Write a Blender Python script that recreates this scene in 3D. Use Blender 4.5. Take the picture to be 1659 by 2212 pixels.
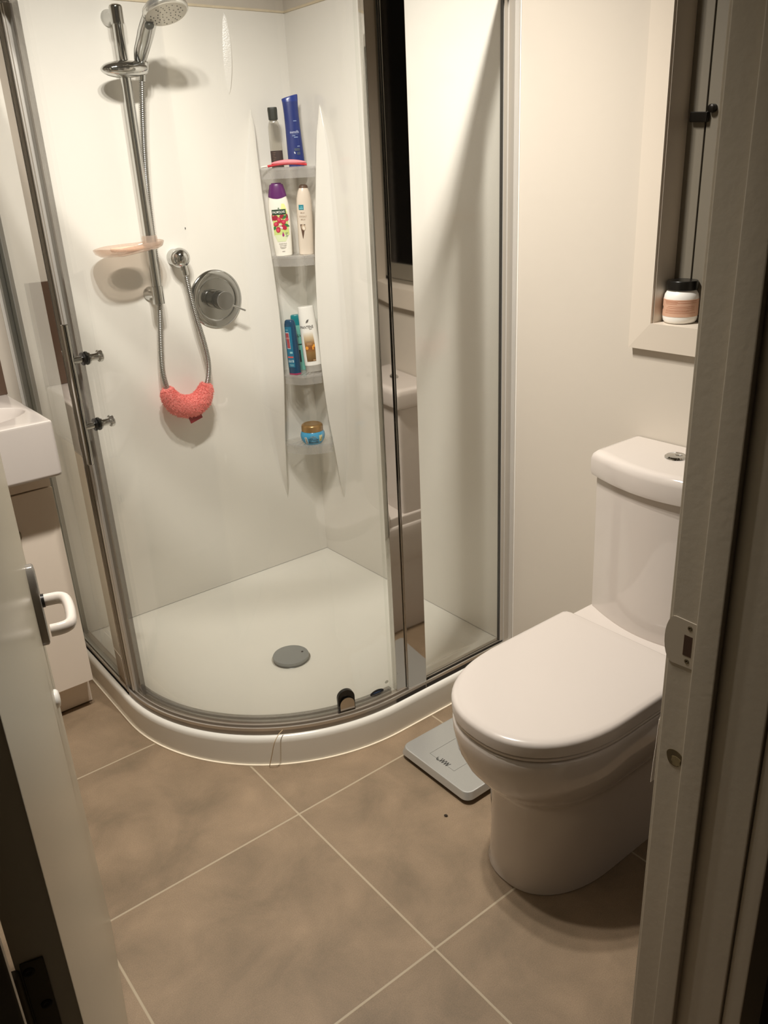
import bpy, bmesh, math, random
from mathutils import Vector, Matrix
import numpy as np

random.seed(7)
SC = bpy.context.scene
for o in list(bpy.data.objects):
    bpy.data.objects.remove(o)
COL = SC.collection
rad = math.radians

# ------------------------------------------------------------------ camera
YAW, PITCH, ROLL, FPX = rad(52.674), rad(22.40), rad(-2.93), 1785.0
CAM = Vector((0.0, 0.0, 1.43))
_f = Vector((math.cos(YAW) * math.cos(PITCH), math.sin(YAW) * math.cos(PITCH), -math.sin(PITCH)))
_r = _f.cross(Vector((0, 0, 1))).normalized()
_u = _r.cross(_f)
_c, _s = math.cos(ROLL), math.sin(ROLL)
_r2, _u2 = _c * _r + _s * _u, -_s * _r + _c * _u
cd = bpy.data.cameras.new('camera')
cam = bpy.data.objects.new('camera', cd)
COL.objects.link(cam)
cam.matrix_world = Matrix(((_r2.x, _u2.x, -_f.x, CAM.x), (_r2.y, _u2.y, -_f.y, CAM.y),
                           (_r2.z, _u2.z, -_f.z, CAM.z), (0, 0, 0, 1)))
cd.sensor_fit = 'AUTO'
cd.sensor_width = 36.0
cd.lens = FPX / 2212.0 * 36.0
cd.clip_start = 0.02
SC.camera = cam

# ------------------------------------------------------------------ world, lamps, exposure
w = bpy.data.worlds.new('night')
SC.world = w
w.use_nodes = True
bg = w.node_tree.nodes['Background']
bg.inputs[0].default_value = (1.0, 0.86, 0.66, 1)
bg.inputs[1].default_value = 0.007
LAMP_COL = (1.0, 0.945, 0.865)
LAMP_W = 67.0
LAMPS = [(0.49, 1.26, 2.40), (0.64, 1.29, 2.40), (0.79, 1.32, 2.40)]
AIMS = [(0.85, 1.95, 0.0), (1.10, 2.05, 0.0), (1.15, 1.92, 0.0)]
for p, t in zip(LAMPS, AIMS):
    ld = bpy.data.lights.new('lamp_light', 'SPOT')
    ld.energy = LAMP_W
    ld.color = LAMP_COL
    ld.shadow_soft_size = 0.028
    ld.spot_size = rad(128)
    ld.spot_blend = 1.0
    lo = bpy.data.objects.new('lamp_light', ld)
    lo.location = p
    lo.rotation_euler = (Vector(t) - Vector(p)).to_track_quat('-Z', 'Y').to_euler()
    COL.objects.link(lo)
SC.view_settings.view_transform = 'Standard'
SC.view_settings.look = 'None'
SC.view_settings.exposure = 0.0
SC.view_settings.gamma = 1.0
SC.view_settings.use_curve_mapping = False
try:
    cy = SC.cycles
    cy.max_bounces = 14
    cy.diffuse_bounces = 6
    cy.glossy_bounces = 6
    cy.transmission_bounces = 8
    cy.transparent_max_bounces = 32
    cy.sample_clamp_indirect = 3.0
    cy.blur_glossy = 0.35
    cy.caustics_reflective = True
    cy.caustics_refractive = False
    cy.use_denoising = True
except Exception:
    pass

# ------------------------------------------------------------------ materials
def lin(h):
    h = h.lstrip('#')
    out = []
    for i in (0, 2, 4):
        c = int(h[i:i + 2], 16) / 255
        out.append(c / 12.92 if c <= 0.04045 else ((c + 0.055) / 1.055) ** 2.4)
    return tuple(out) + (1,)

MATS = {}
def mat(name, col, rough=0.4, metal=0.0, coat=0.0, var=0.04, vscale=9.0, bump=0.0, bscale=60.0,
        rvar=0.0, spec=0.5, sss=0.0, sheen=0.0, alpha=None, aniso=0.0):
    if name in MATS:
        return MATS[name]
    m = bpy.data.materials.new(name)
    m.use_nodes = True
    nt = m.node_tree
    N, L = nt.nodes, nt.links
    b = N['Principled BSDF']
    c = lin(col) if isinstance(col, str) else tuple(col) + (1,)
    tc = N.new('ShaderNodeTexCoord')
    nz = N.new('ShaderNodeTexNoise')
    nz.inputs['Scale'].default_value = vscale
    nz.inputs['Detail'].default_value = 4
    L.new(tc.outputs['Object'], nz.inputs['Vector'])
    mx = N.new('ShaderNodeMix')
    mx.data_type = 'RGBA'
    mx.inputs[6].default_value = tuple(x * (1 - var) for x in c[:3]) + (1,)
    mx.inputs[7].default_value = tuple(min(1, x * (1 + var)) for x in c[:3]) + (1,)
    L.new(nz.outputs['Fac'], mx.inputs[0])
    L.new(mx.outputs[2], b.inputs['Base Color'])
    b.inputs['Roughness'].default_value = rough
    if rvar:
        mr = N.new('ShaderNodeMapRange')
        mr.inputs[3].default_value = max(0.0, rough - rvar)
        mr.inputs[4].default_value = rough + rvar
        L.new(nz.outputs['Fac'], mr.inputs[0])
        L.new(mr.outputs[0], b.inputs['Roughness'])
    b.inputs['Metallic'].default_value = metal
    b.inputs['Coat Weight'].default_value = coat
    b.inputs['Coat Roughness'].default_value = 0.05
    b.inputs['Specular IOR Level'].default_value = spec
    if sss:
        b.inputs['Subsurface Weight'].default_value = sss
        b.inputs['Subsurface Radius'].default_value = (0.01, 0.01, 0.01)
    if sheen:
        b.inputs['Sheen Weight'].default_value = sheen
    if bump:
        n2 = N.new('ShaderNodeTexNoise')
        n2.inputs['Scale'].default_value = bscale
        n2.inputs['Detail'].default_value = 3
        L.new(tc.outputs['Object'], n2.inputs['Vector'])
        bp = N.new('ShaderNodeBump')
        bp.inputs['Strength'].default_value = bump
        bp.inputs['Distance'].default_value = 0.01
        L.new(n2.outputs['Fac'], bp.inputs['Height'])
        L.new(bp.outputs[0], b.inputs['Normal'])
    MATS[name] = m
    return m

def clear_mat(name, tint, haze=0.0, haze_col='#ffffff', ior=1.5, rough=0.0, gl=1.0, hrough=0.4):
    """thin clear sheet: straight-through light plus a Fresnel reflection and a little film"""
    if name in MATS:
        return MATS[name]
    m = bpy.data.materials.new(name)
    m.use_nodes = True
    nt = m.node_tree
    N, L = nt.nodes, nt.links
    N.remove(N['Principled BSDF'])
    out = N['Material Output']
    tr = N.new('ShaderNodeBsdfTransparent')
    tr.inputs[0].default_value = tuple(tint) + (1,)
    gs = N.new('ShaderNodeBsdfGlossy')
    gs.inputs['Color'].default_value = (gl, gl, gl, 1)
    gs.inputs['Roughness'].default_value = rough
    # Schlick reflectance of a thin sheet, the same from both faces
    lw = N.new('ShaderNodeLayerWeight')
    lw.inputs[0].default_value = 0.5
    pw = N.new('ShaderNodeMath')
    pw.operation = 'POWER'
    pw.inputs[1].default_value = 5.0
    L.new(lw.outputs['Facing'], pw.inputs[0])
    r0 = ((ior - 1) / (ior + 1)) ** 2
    fr = N.new('ShaderNodeMath')
    fr.operation = 'MULTIPLY_ADD'
    fr.inputs[1].default_value = 1 - r0
    fr.inputs[2].default_value = r0
    L.new(pw.outputs[0], fr.inputs[0])
    mx = N.new('ShaderNodeMixShader')
    L.new(fr.outputs[0], mx.inputs[0])
    last = tr
    if haze:
        df = N.new('ShaderNodeBsdfDiffuse')
        df.inputs[0].default_value = lin(haze_col)
        tl = N.new('ShaderNodeBsdfTranslucent')
        tl.inputs[0].default_value = lin(haze_col)
        ad = N.new('ShaderNodeMixShader')
        ad.inputs[0].default_value = 0.5
        L.new(df.outputs[0], ad.inputs[1])
        L.new(tl.outputs[0], ad.inputs[2])
        m2 = N.new('ShaderNodeMixShader')
        tc = N.new('ShaderNodeTexCoord')
        nz = N.new('ShaderNodeTexNoise')
        nz.inputs['Scale'].default_value = 14
        L.new(tc.outputs['Object'], nz.inputs['Vector'])
        mr = N.new('ShaderNodeMapRange')
        mr.inputs[3].default_value = haze * 0.7
        mr.inputs[4].default_value = haze * 1.3
        L.new(nz.outputs['Fac'], mr.inputs[0])
        L.new(mr.outputs[0], m2.inputs[0])
        L.new(tr.outputs[0], m2.inputs[1])
        L.new(ad.outputs[0], m2.inputs[2])
        last = m2
    L.new(last.outputs[0], mx.inputs[1])
    L.new(gs.outputs[0], mx.inputs[2])
    L.new(mx.outputs[0], out.inputs[0])
    MATS[name] = m
    return m

def tile_material():
    m = bpy.data.materials.new('floor_tile')
    m.use_nodes = True
    nt = m.node_tree
    N, L = nt.nodes, nt.links
    b = N['Principled BSDF']
    geo = N.new('ShaderNodeNewGeometry')
    sep = N.new('ShaderNodeSeparateXYZ')
    L.new(geo.outputs['Position'], sep.inputs[0])
    def mth(op, a, bb=None):
        n = N.new('ShaderNodeMath')
        n.operation = op
        for i, v in enumerate((a, bb)):
            if v is None:
                continue
            if isinstance(v, (int, float)):
                n.inputs[i].default_value = v
            else:
                L.new(v, n.inputs[i])
        return n.outputs[0]
    def lines(sock, x0, s):
        t = mth('DIVIDE', mth('SUBTRACT', sock, x0), s)
        cell = mth('FLOOR', t)
        fr = mth('SUBTRACT', t, cell)
        d = mth('MULTIPLY', mth('MINIMUM', fr, mth('SUBTRACT', 1.0, fr)), s)
        return d, cell
    dx, cx = lines(sep.outputs[0], 0.763, 0.4985)
    dy, cyy = lines(sep.outputs[1], 1.402, 0.4945)
    d = mth('MINIMUM', dx, dy)
    g = N.new('ShaderNodeMapRange')
    g.inputs[1].default_value = 0.0017
    g.inputs[2].default_value = 0.0029
    g.inputs[3].default_value = 1.0
    g.inputs[4].default_value = 0.0
    L.new(d, g.inputs[0])
    # mottled stone look, shifted per tile
    cmb = N.new('ShaderNodeCombineXYZ')
    L.new(mth('ADD', sep.outputs[0], mth('MULTIPLY', cx, 3.7)), cmb.inputs[0])
    L.new(mth('ADD', sep.outputs[1], mth('MULTIPLY', cyy, 5.3)), cmb.inputs[1])
    n1 = N.new('ShaderNodeTexNoise')
    n1.inputs['Scale'].default_value = 6.5
    n1.inputs['Detail'].default_value = 8
    n1.inputs['Roughness'].default_value = 0.62
    n1.inputs['Distortion'].default_value = 0.4
    L.new(cmb.outputs[0], n1.inputs['Vector'])
    n2 = N.new('ShaderNodeTexNoise')
    n2.inputs['Scale'].default_value = 420
    n2.inputs['Detail'].default_value = 3
    L.new(cmb.outputs[0], n2.inputs['Vector'])
    cr = N.new('ShaderNodeValToRGB')
    cr.color_ramp.elements[0].position = 0.30
    cr.color_ramp.elements[0].color = lin('#75644f')
    cr.color_ramp.elements[1].position = 0.72
    cr.color_ramp.elements[1].color = lin('#957f66')
    L.new(n1.outputs['Fac'], cr.inputs[0])
    mx = N.new('ShaderNodeMix')
    mx.data_type = 'RGBA'
    mx.blend_type = 'OVERLAY'
    mx.inputs[0].default_value = 0.30
    L.new(cr.outputs[0], mx.inputs[6])
    L.new(n2.outputs['Fac'], mx.inputs[7])
    m2 = N.new('ShaderNodeMix')
    m2.data_type = 'RGBA'
    L.new(g.outputs[0], m2.inputs[0])
    L.new(mx.outputs[2], m2.inputs[6])
    m2.inputs[7].default_value = lin('#aa9b83')
    L.new(m2.outputs[2], b.inputs['Base Color'])
    b.inputs['Roughness'].default_value = 0.55
    bp = N.new('ShaderNodeBump')
    bp.inputs['Strength'].default_value = 0.25
    bp.inputs['Distance'].default_value = 0.002
    h = mth('SUBTRACT', mth('MULTIPLY', n2.outputs['Fac'], 0.3), mth('MULTIPLY', g.outputs[0], 0.6))
    L.new(h, bp.inputs['Height'])
    L.new(bp.outputs[0], b.inputs['Normal'])
    return m

WALLP = mat('wall_paint', '#cbc2b5', 0.32, var=0.02, vscale=4, bump=0.03, bscale=40)
CEILP = mat('ceiling_paint', '#857b6e', 0.7, var=0.02)  # unseen ceiling, toned dark to hold back bounced light
TAUPE = mat('taupe_wall_paint', '#574e44', 0.6, var=0.03)  # door wall darkened so less light bounces around the doorway
LINER = mat('shower_acrylic', '#e9e5dd', 0.10, var=0.012, vscale=3, bump=0.02, bscale=7)
TRAYM = mat('tray_acrylic', '#e8e4da', 0.18, var=0.01)
CHROME = mat('chrome', (0.60, 0.60, 0.585), 0.06, 1.0, var=0.03, rvar=0.02)
SATIN = mat('satin_chrome', (0.50, 0.50, 0.49), 0.24, 1.0, var=0.05)
POLISH = mat('polished_profile', (0.62, 0.60, 0.57), 0.035, 1.0, var=0.02)
CERAM = mat('ceramic', '#cec5bd', 0.09, var=0.01, coat=0.3)
SEATM = mat('seat_plastic', '#cbc2ba', 0.2, var=0.01)
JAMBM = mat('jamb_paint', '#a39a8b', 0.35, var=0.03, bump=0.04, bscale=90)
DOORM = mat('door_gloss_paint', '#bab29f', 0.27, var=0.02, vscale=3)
VANM = mat('vanity_laminate', '#eadccb', 0.38, var=0.015)
BLACKP = mat('black_plastic', '#14120f', 0.3, var=0.1)
DARKMET = mat('dark_bronze', '#1c1813', 0.35, 0.6, var=0.1)
ALU = mat('anodised_aluminium', (0.66, 0.63, 0.58), 0.38, 0.45, var=0.03)
GREYRUB = mat('grey_seal', '#8d8a80', 0.4, var=0.05)
GROUT = mat('sealant', '#efe2cb', 0.5, var=0.04)
WHITEPL = mat('white_plastic', '#f2efe8', 0.28, var=0.01)
SILVER = mat('silver_paint', '#c4c4c0', 0.34, 0.6, var=0.04, vscale=300)
GLASS = clear_mat('clear_glass', (0.984, 0.990, 0.984), haze=0.010, haze_col='#e8eee6')
PLASTIC = clear_mat('clear_plastic', (0.90, 0.90, 0.89), haze=0.24, haze_col='#fdfaf8', ior=1.35, rough=0.08)
SOAPPL = clear_mat('pinkish_plastic', (0.90, 0.84, 0.79), haze=0.26, haze_col='#fbeadf', ior=1.4, rough=0.12)
SEALPL = clear_mat('seal_strip', (0.74, 0.73, 0.71), haze=0.22, haze_col='#b5b0aa', ior=1.4, rough=0.1)
NIGHTG = clear_mat('night_window_glass', (0.5, 0.5, 0.5), ior=1.5)

# ------------------------------------------------------------------ mesh helpers
ORG = {}
def add(name, vf, material, parent=None, local=False, angle=40, smooth=True):
    v, f = vf
    off = Vector((0, 0, 0))
    if parent is not None and not local:
        off = ORG.get(parent.name, off)
    me = bpy.data.meshes.new(name)
    me.from_pydata([tuple(Vector(p) - off) for p in v], [], f)
    me.update()
    bm = bmesh.new()
    bm.from_mesh(me)
    bmesh.ops.recalc_face_normals(bm, faces=bm.faces)
    bm.to_mesh(me)
    bm.free()
    if smooth:
        me.shade_smooth()
        me.set_sharp_from_angle(angle=rad(angle))
        wn = True
    else:
        wn = False
    me.materials.append(material)
    o = bpy.data.objects.new(name, me)
    COL.objects.link(o)
    if wn:
        md = o.modifiers.new('wn', 'WEIGHTED_NORMAL')
        md.keep_sharp = True
    if parent is not None:
        o.parent = parent
        ORG[o.name] = off
    return o

def tag(o, label=None, cat=None, group=None, kind=None):
    if label: o['label'] = label
    if cat: o['category'] = cat
    if group: o['group'] = group
    if kind: o['kind'] = kind
    return o

def thing(name, label, cat, loc, rot=(0, 0, 0), group=None, kind=None):
    o = bpy.data.objects.new(name, None)
    o.empty_display_size = 0.05
    o.location = loc
    o.rotation_euler = rot
    COL.objects.link(o)
    ORG[o.name] = Vector(loc)
    return tag(o, label, cat, group, kind)

def struct(name, vf, material, label, cat, **k):
    o = add(name, vf, material, **k)
    return tag(o, label, cat, kind='structure')

def join(*parts):
    V, F = [], []
    for v, f in parts:
        n = len(V)
        V += [tuple(p) for p in v]
        F += [tuple(i + n for i in q) for q in f]
    return V, F

def box(x0, x1, y0, y1, z0, z1, bev=0.0, seg=2):
    bm = bmesh.new()
    bmesh.ops.create_cube(bm, size=1.0)
    for v in bm.verts:
        v.co = Vector((x0 + (v.co.x + .5) * (x1 - x0), y0 + (v.co.y + .5) * (y1 - y0), z0 + (v.co.z + .5) * (z1 - z0)))
    if bev:
        bmesh.ops.bevel(bm, geom=list(bm.edges), offset=bev, segments=seg, profile=0.5, affect='EDGES')
    bm.verts.index_update()
    r = ([tuple(v.co) for v in bm.verts], [tuple(v.index for v in f.verts) for f in bm.faces])
    bm.free()
    return r

def xform(vf, M):
    return [tuple(M @ Vector(p)) for p in vf[0]], vf[1]

def loft(secs, cap0=True, cap1=True, closed=True):
    n = len(secs[0])
    V, F = [], []
    for s in secs:
        V += [tuple(p) for p in s]
    for i in range(len(secs) - 1):
        for j in range(n if closed else n - 1):
            a, b = i * n + j, i * n + (j + 1) % n
            F.append((a, b, b + n, a + n))
    if cap0: F.append(tuple(reversed(range(n))))
    if cap1: F.append(tuple(range((len(secs) - 1) * n, len(secs) * n)))
    return V, F

def ring_frame(d):
    d = Vector(d).normalized()
    a = Vector((0, 0, 1)) if abs(d.z) < 0.9 else Vector((1, 0, 0))
    x = d.cross(a).normalized()
    return x, d.cross(x).normalized()

def lathe(p0, axis, prof, n=32):
    """prof: list of (distance along axis, radius)"""
    x, y = ring_frame(axis)
    ax = Vector(axis).normalized()
    p0 = Vector(p0)
    secs = []
    for t, r in prof:
        r = max(r, 1e-5)
        secs.append([p0 + ax * t + x * (r * math.cos(2 * math.pi * k / n)) + y * (r * math.sin(2 * math.pi * k / n)) for k in range(n)])
    return loft(secs)

def cyl(p0, p1, r, n=24, bev=0.0):
    d = Vector(p1) - Vector(p0)
    L = d.length
    if bev:
        return lathe(p0, d, [(0, r - bev), (bev, r), (L - bev, r), (L, r - bev)], n)
    return lathe(p0, d, [(0, r), (L, r)], n)

def tube(path, rad_, n=12, closed=False):
    """rad_: number, or list of numbers, or list of (a,b)"""
    P = [Vector(p) for p in path]
    secs = []
    px = None
    for i, p in enumerate(P):
        d = (P[min(i + 1, len(P) - 1)] - P[max(i - 1, 0)]).normalized()
        if px is None:
            x, y = ring_frame(d)
        else:
            x = (px - d * px.dot(d)).normalized()
            y = d.cross(x)
        px = x
        r = rad_ if isinstance(rad_, (int, float)) else rad_[i]
        a, b = (r, r) if isinstance(r, (int, float)) else r
        secs.append([p + x * (a * math.cos(2 * math.pi * k / n)) + y * (b * math.sin(2 * math.pi * k / n)) for k in range(n)])
    return loft(secs)

def prism(poly, z0, z1, bev=0.0):
    if not bev:
        return loft([[(x, y, z0) for x, y in poly], [(x, y, z1) for x, y in poly]])
    c = (sum(p[0] for p in poly) / len(poly), sum(p[1] for p in poly) / len(poly))
    mx = max(math.hypot(p[0] - c[0], p[1] - c[1]) for p in poly)
    def ins(d):
        out = []
        n = len(poly)
        for i, p in enumerate(poly):
            a, b = Vector(poly[i - 1]), Vector(poly[(i + 1) % n])
            t = (b - a).normalized()
            nrm = Vector((-t.y, t.x))
            if nrm.dot(Vector(c) - Vector(p)) < 0: nrm = -nrm
            out.append((p[0] + nrm.x * d, p[1] + nrm.y * d))
        return out
    k = 0.293 * bev
    S = [(bev, z0), (k, z0 + k), (0, z0 + bev), (0, z1 - bev), (k, z1 - k), (bev, z1)]
    return loft([[(x, y, z) for x, y in ins(d)] for d, z in S])

def catmull(pts, per=8):
    P = [np.array(p, float) for p in pts]
    P = [2 * P[0] - P[1]] + P + [2 * P[-1] - P[-2]]
    out = []
    for i in range(1, len(P) - 2):
        for k in range(per):
            t = k / per
            a, b, c, d = P[i - 1], P[i], P[i + 1], P[i + 2]
            out.append(0.5 * (2 * b + (c - a) * t + (2 * a - 5 * b + 4 * c - d) * t * t + (3 * b - a - 3 * c + d) * t ** 3))
    out.append(P[-2])
    return [tuple(float(q) for q in p) for p in out]

def ellipsoid(c, rx, ry, rz, M=None, nu=28, nv=16):
    secs = []
    for i in range(nv + 1):
        a = math.pi * i / nv
        s = max(math.sin(a), 1e-4)
        secs.append([Vector((rx * s * math.cos(2 * math.pi * k / nu), ry * s * math.sin(2 * math.pi * k / nu), -rz * math.cos(a))) for k in range(nu)])
    M = M or Matrix.Identity(3)
    c = Vector(c)
    return loft([[c + M @ p for p in s] for s in secs])

def text_mesh(body, size, align='CENTER', shear=0.0, space=1.0):
    cu = bpy.data.curves.new('txt', 'FONT')
    cu.body = body
    cu.size = size
    cu.align_x = align
    cu.align_y = 'CENTER'
    cu.shear = shear
    cu.space_character = space
    cu.resolution_u = 3
    cu.offset = size * .008
    cu.fill_mode = 'FRONT'
    o = bpy.data.objects.new('txt', cu)
    COL.objects.link(o)
    dg = bpy.context.evaluated_depsgraph_get()
    me = bpy.data.meshes.new_from_object(o.evaluated_get(dg))
    v = [(p.co.x, p.co.y) for p in me.vertices]
    f = [tuple(p.vertices) for p in me.polygons]
    bpy.data.objects.remove(o)
    bpy.data.curves.remove(cu)
    bpy.data.meshes.remove(me)
    return v, f

# ------------------------------------------------------------------ room constants
XW, YW = 1.592, 2.464            # shower-side walls (right wall and back wall)
XJ = 0.895                       # door jamb face
YF0, YF1 = 0.385, 0.541          # door wall, hall side and bathroom side
XL = -0.60                       # left wall
ZC = 2.55
CX, CY = 1.149, 2.034            # centre of the quadrant curve

# ================================================================== STRUCTURE
struct('floor', box(-1.6, 2.0, -1.6, 2.62, -0.03, 0.0), tile_material(),
       'beige brown stone-look tiled floor with pale grout', 'floor')
struct('ceiling', box(-0.75, 1.75, YF0, 2.62, ZC, ZC + .05), CEILP, 'dark-toned ceiling over the bathroom', 'ceiling')
struct('wall_back', box(XL - .1, XW + .12, YW + .004, YW + .12, 0, ZC), WALLP, 'cream back wall behind basin and shower rail', 'wall')
struct('wall_left', box(XL - .1, XL, YF0, YW + .004, 0, ZC), mat('left_wall_paint', '#b9ad9b', .5, var=.02), 'beige left wall hidden behind the open door', 'wall')
# right wall with the window opening
WY0, WY1, WZ0, WZ1 = 0.66, 1.096, 1.085, 2.02
xw0, xw1 = XW + .001, XW + .12
struct('wall_right', join(box(xw0, xw1, WY1, YW + .004, 0, ZC), box(xw0, xw1, YF0, WY0, 0, ZC),
                          box(xw0, xw1, WY0, WY1, 0, WZ0), box(xw0, xw1, WY0, WY1, WZ1, ZC)), WALLP,
       'cream right wall behind the toilet with the window', 'wall')
# door wall either side of the doorway
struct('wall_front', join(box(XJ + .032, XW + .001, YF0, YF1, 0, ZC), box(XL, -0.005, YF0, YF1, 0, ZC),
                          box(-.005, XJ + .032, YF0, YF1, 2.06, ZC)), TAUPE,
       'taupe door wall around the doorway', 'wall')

# door lining + stops + architraves = trim of the doorway
trim = thing('trim_1', 'white painted door jamb on the right with strike plate', 'door jamb', (XJ, .45, 0), kind='structure')
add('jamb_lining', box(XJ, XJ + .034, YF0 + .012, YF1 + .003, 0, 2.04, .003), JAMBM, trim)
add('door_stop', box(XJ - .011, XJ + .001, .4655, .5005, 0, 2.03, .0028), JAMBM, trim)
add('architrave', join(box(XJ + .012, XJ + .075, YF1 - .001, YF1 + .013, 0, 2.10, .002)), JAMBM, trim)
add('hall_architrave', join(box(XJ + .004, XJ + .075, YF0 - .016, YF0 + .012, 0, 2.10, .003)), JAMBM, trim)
# strike plate: rounded lip, face plate, slot, two screws
STRK = mat('strike_plate_paint', '#aaa091', 0.3, 0.1, var=0.03)
def yz_plate(poly, x0, x1):
    return loft([[(x0, y, z) for y, z in poly], [(x1, y, z) for y, z in poly]])
lip = [(.536 + .014 * math.cos(a), .822 + .036 * math.sin(a)) for a in [rad(d) for d in range(-90, 91, 15)]]
plate = [(.503, .788), (.536, .786)] + lip[1:-1] + [(.536, .858), (.503, .857)]
sp = add('strike_plate', yz_plate(plate, XJ - .0016, XJ + .0002), STRK, trim)
add('latch_slot', box(XJ - .0020, XJ - .0012, .5085, .5205, .805, .836), mat('slot_dark', '#3a2313', .7), sp)
for zz in (.797, .848):
    add('screw', lathe((XJ - .0014, .5135, zz), (-1, 0, 0), [(0, .0036), (.0008, .0034), (.001, .002), (.0002, .0008)], 14),
        mat('screw_steel', '#6b6250', .35, .8), sp)
hole = [(.517 + .0125 * math.cos(a) * (1 + .08 * math.sin(3 * a)), .633 + .0145 * math.sin(a) * (1 + .06 * math.cos(2 * a))) for a in [2 * math.pi * k / 28 for k in range(28)]]
def shrink(poly, k, dy=0, dz=0):
    cy_, cz_ = sum(p[0] for p in poly) / len(poly), sum(p[1] for p in poly) / len(poly)
    return [(cy_ + (y - cy_) * k + dy, cz_ + (z - cz_) * k + dz) for y, z in poly]
add('bolt_hole', yz_plate(hole, XJ - .0008, XJ + .0004), mat('raw_timber', '#4d4025', .8, var=.3, vscale=120), trim)
add('hole_chip', yz_plate([(y_ + .0012 * math.sin(5 * i_), z_) for i_, (y_, z_) in enumerate(shrink(hole, .6, -.003, -.004))], XJ - .0012, XJ), mat('pale_timber', '#756748', .8, var=.2, vscale=150), trim)
trim2 = thing('trim_2', 'dim door jamb strip beside the open door hinge', 'door jamb', (0, .45, 0), kind='structure')
add('jamb_lining', box(-.006, .026, YF0 + .012, YF1 + .003, 0, 2.04, .0015), JAMBM, trim2)
add('hall_architrave', box(-.075, .024, YF0 - .016, YF0 + .012, 0, 2.10, .003), JAMBM, trim2)
trim3 = thing('trim_3', 'white head jamb above the doorway', 'door jamb', (.45, .45, 2.04), kind='structure')
add('jamb_lining', box(-.006, XJ + .034, YF0 + .012, YF1 + .003, 2.04, 2.065), JAMBM, trim3)

# window: casing, reveal, frame, sash, night glass, latch
win = thing('window_1', 'white cased window with dark latch and dark night glass', 'window', (XW, .88, 1.1), kind='structure')
CI0, CI1, CZ0, CZ1 = 0.675, 1.074, 1.096, 2.01     # inner edge of casing
CO0, CO1, DZ0, DZ1 = 0.61, 1.130, 1.037, 2.07      # outer edge of casing
def casing(outer, inner):
    (o1, o2), (i1, i2) = outer, inner
    # profile: outer edge thick 10 mm, inner edge thick 20 mm
    a = [(XW, *o1), (XW - .014, *o1), (XW - .018, *i1), (XW + .0008, *i1)]
    b = [(XW, *o2), (XW - .014, *o2), (XW - .018, *i2), (XW + .0008, *i2)]
    return loft([a, b])
CAS = mat('casing_paint', '#d6cbbc', 0.35, var=0.015)
add('casing', casing(((CO1, DZ0), (CO1, DZ1)), ((CI1, CZ0), (CI1, CZ1))), CAS, win, smooth=False)
add('casing', casing(((CO0, DZ0), (CO1, DZ0)), ((CI0, CZ0), (CI1, CZ0))), CAS, win, smooth=False)
add('casing', casing(((CO0, DZ1), (CO0, DZ0)), ((CI0, CZ1), (CI0, CZ0))), CAS, win, smooth=False)
add('casing', casing(((CO1, DZ1), (CO0, DZ1)), ((CI1, CZ1), (CI0, CZ1))), CAS, win, smooth=False)
add('reveal', join(box(XW - .011, XW + .086, CI1 - .0022, CI1 + .022, CZ0 - .012, CZ1, 0), box(XW + .001, XW + .086, CI0 - .015, CI0, CZ0 - .012, CZ1, 0),
                   box(XW + .001, XW + .086, CI0 - .012, CI1 + .01, CZ0 - .012, CZ0, 0), box(XW + .001, XW + .086, CI0, CI1, CZ1, CZ1 + .01, 0)), CAS, win, smooth=False)
FRM = mat('shaded_frame_paint', '#787164', 0.45, var=0.03)  # grey base colour carries the shade of the window recess
xf = XW + .055
add('window_frame', join(box(xf, xf + .03, 1.033, CI1, CZ0, CZ1, .001), box(xf, xf + .03, CI0, CI1, CZ0, CZ0 + .012), box(xf, xf + .03, CI0, CI0 + .03, CZ0, CZ1),
                         box(xf, xf + .03, CI0, CI1, CZ1 - .02, CZ1)), FRM, win, smooth=False)
add('sash', join(box(xf - .002, xf + .026, .992, 1.0285, CZ0 + .014, CZ1 - .022, .002), box(xf - .002, xf + .026, CI0 + .032, .992, CZ0 + .014, CZ0 + .06),
                 box(xf - .002, xf + .026, CI0 + .032, CI0 + .075, CZ0 + .014, CZ1 - .022), box(xf - .002, xf + .026, CI0 + .032, .992, CZ1 - .07, CZ1 - .022)), FRM, win, smooth=False)
add('sash_gap', box(xf + .012, xf + .02, 1.0285, 1.033, CZ0 + .012, CZ1 - .02), BLACKP, win, smooth=False)
add('window_pane', box(xf + .006, xf + .011, CI0 + .07, .996, CZ0 + .05, CZ1 - .06), NIGHTG, win, smooth=False)
lt = add('window_latch', join(xform(box(-.012, .0, -.022, .017, -.011, .008, .002), Matrix.Translation((xf - .002, 1.043, 1.502)) @ Matrix.Rotation(rad(4), 4, 'X')),
                              lathe((xf - .001, 1.014, 1.514), (-1, 0, 0), [(0, .008), (.012, .008), (.015, .004)], 16)), DARKMET, win)

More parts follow.
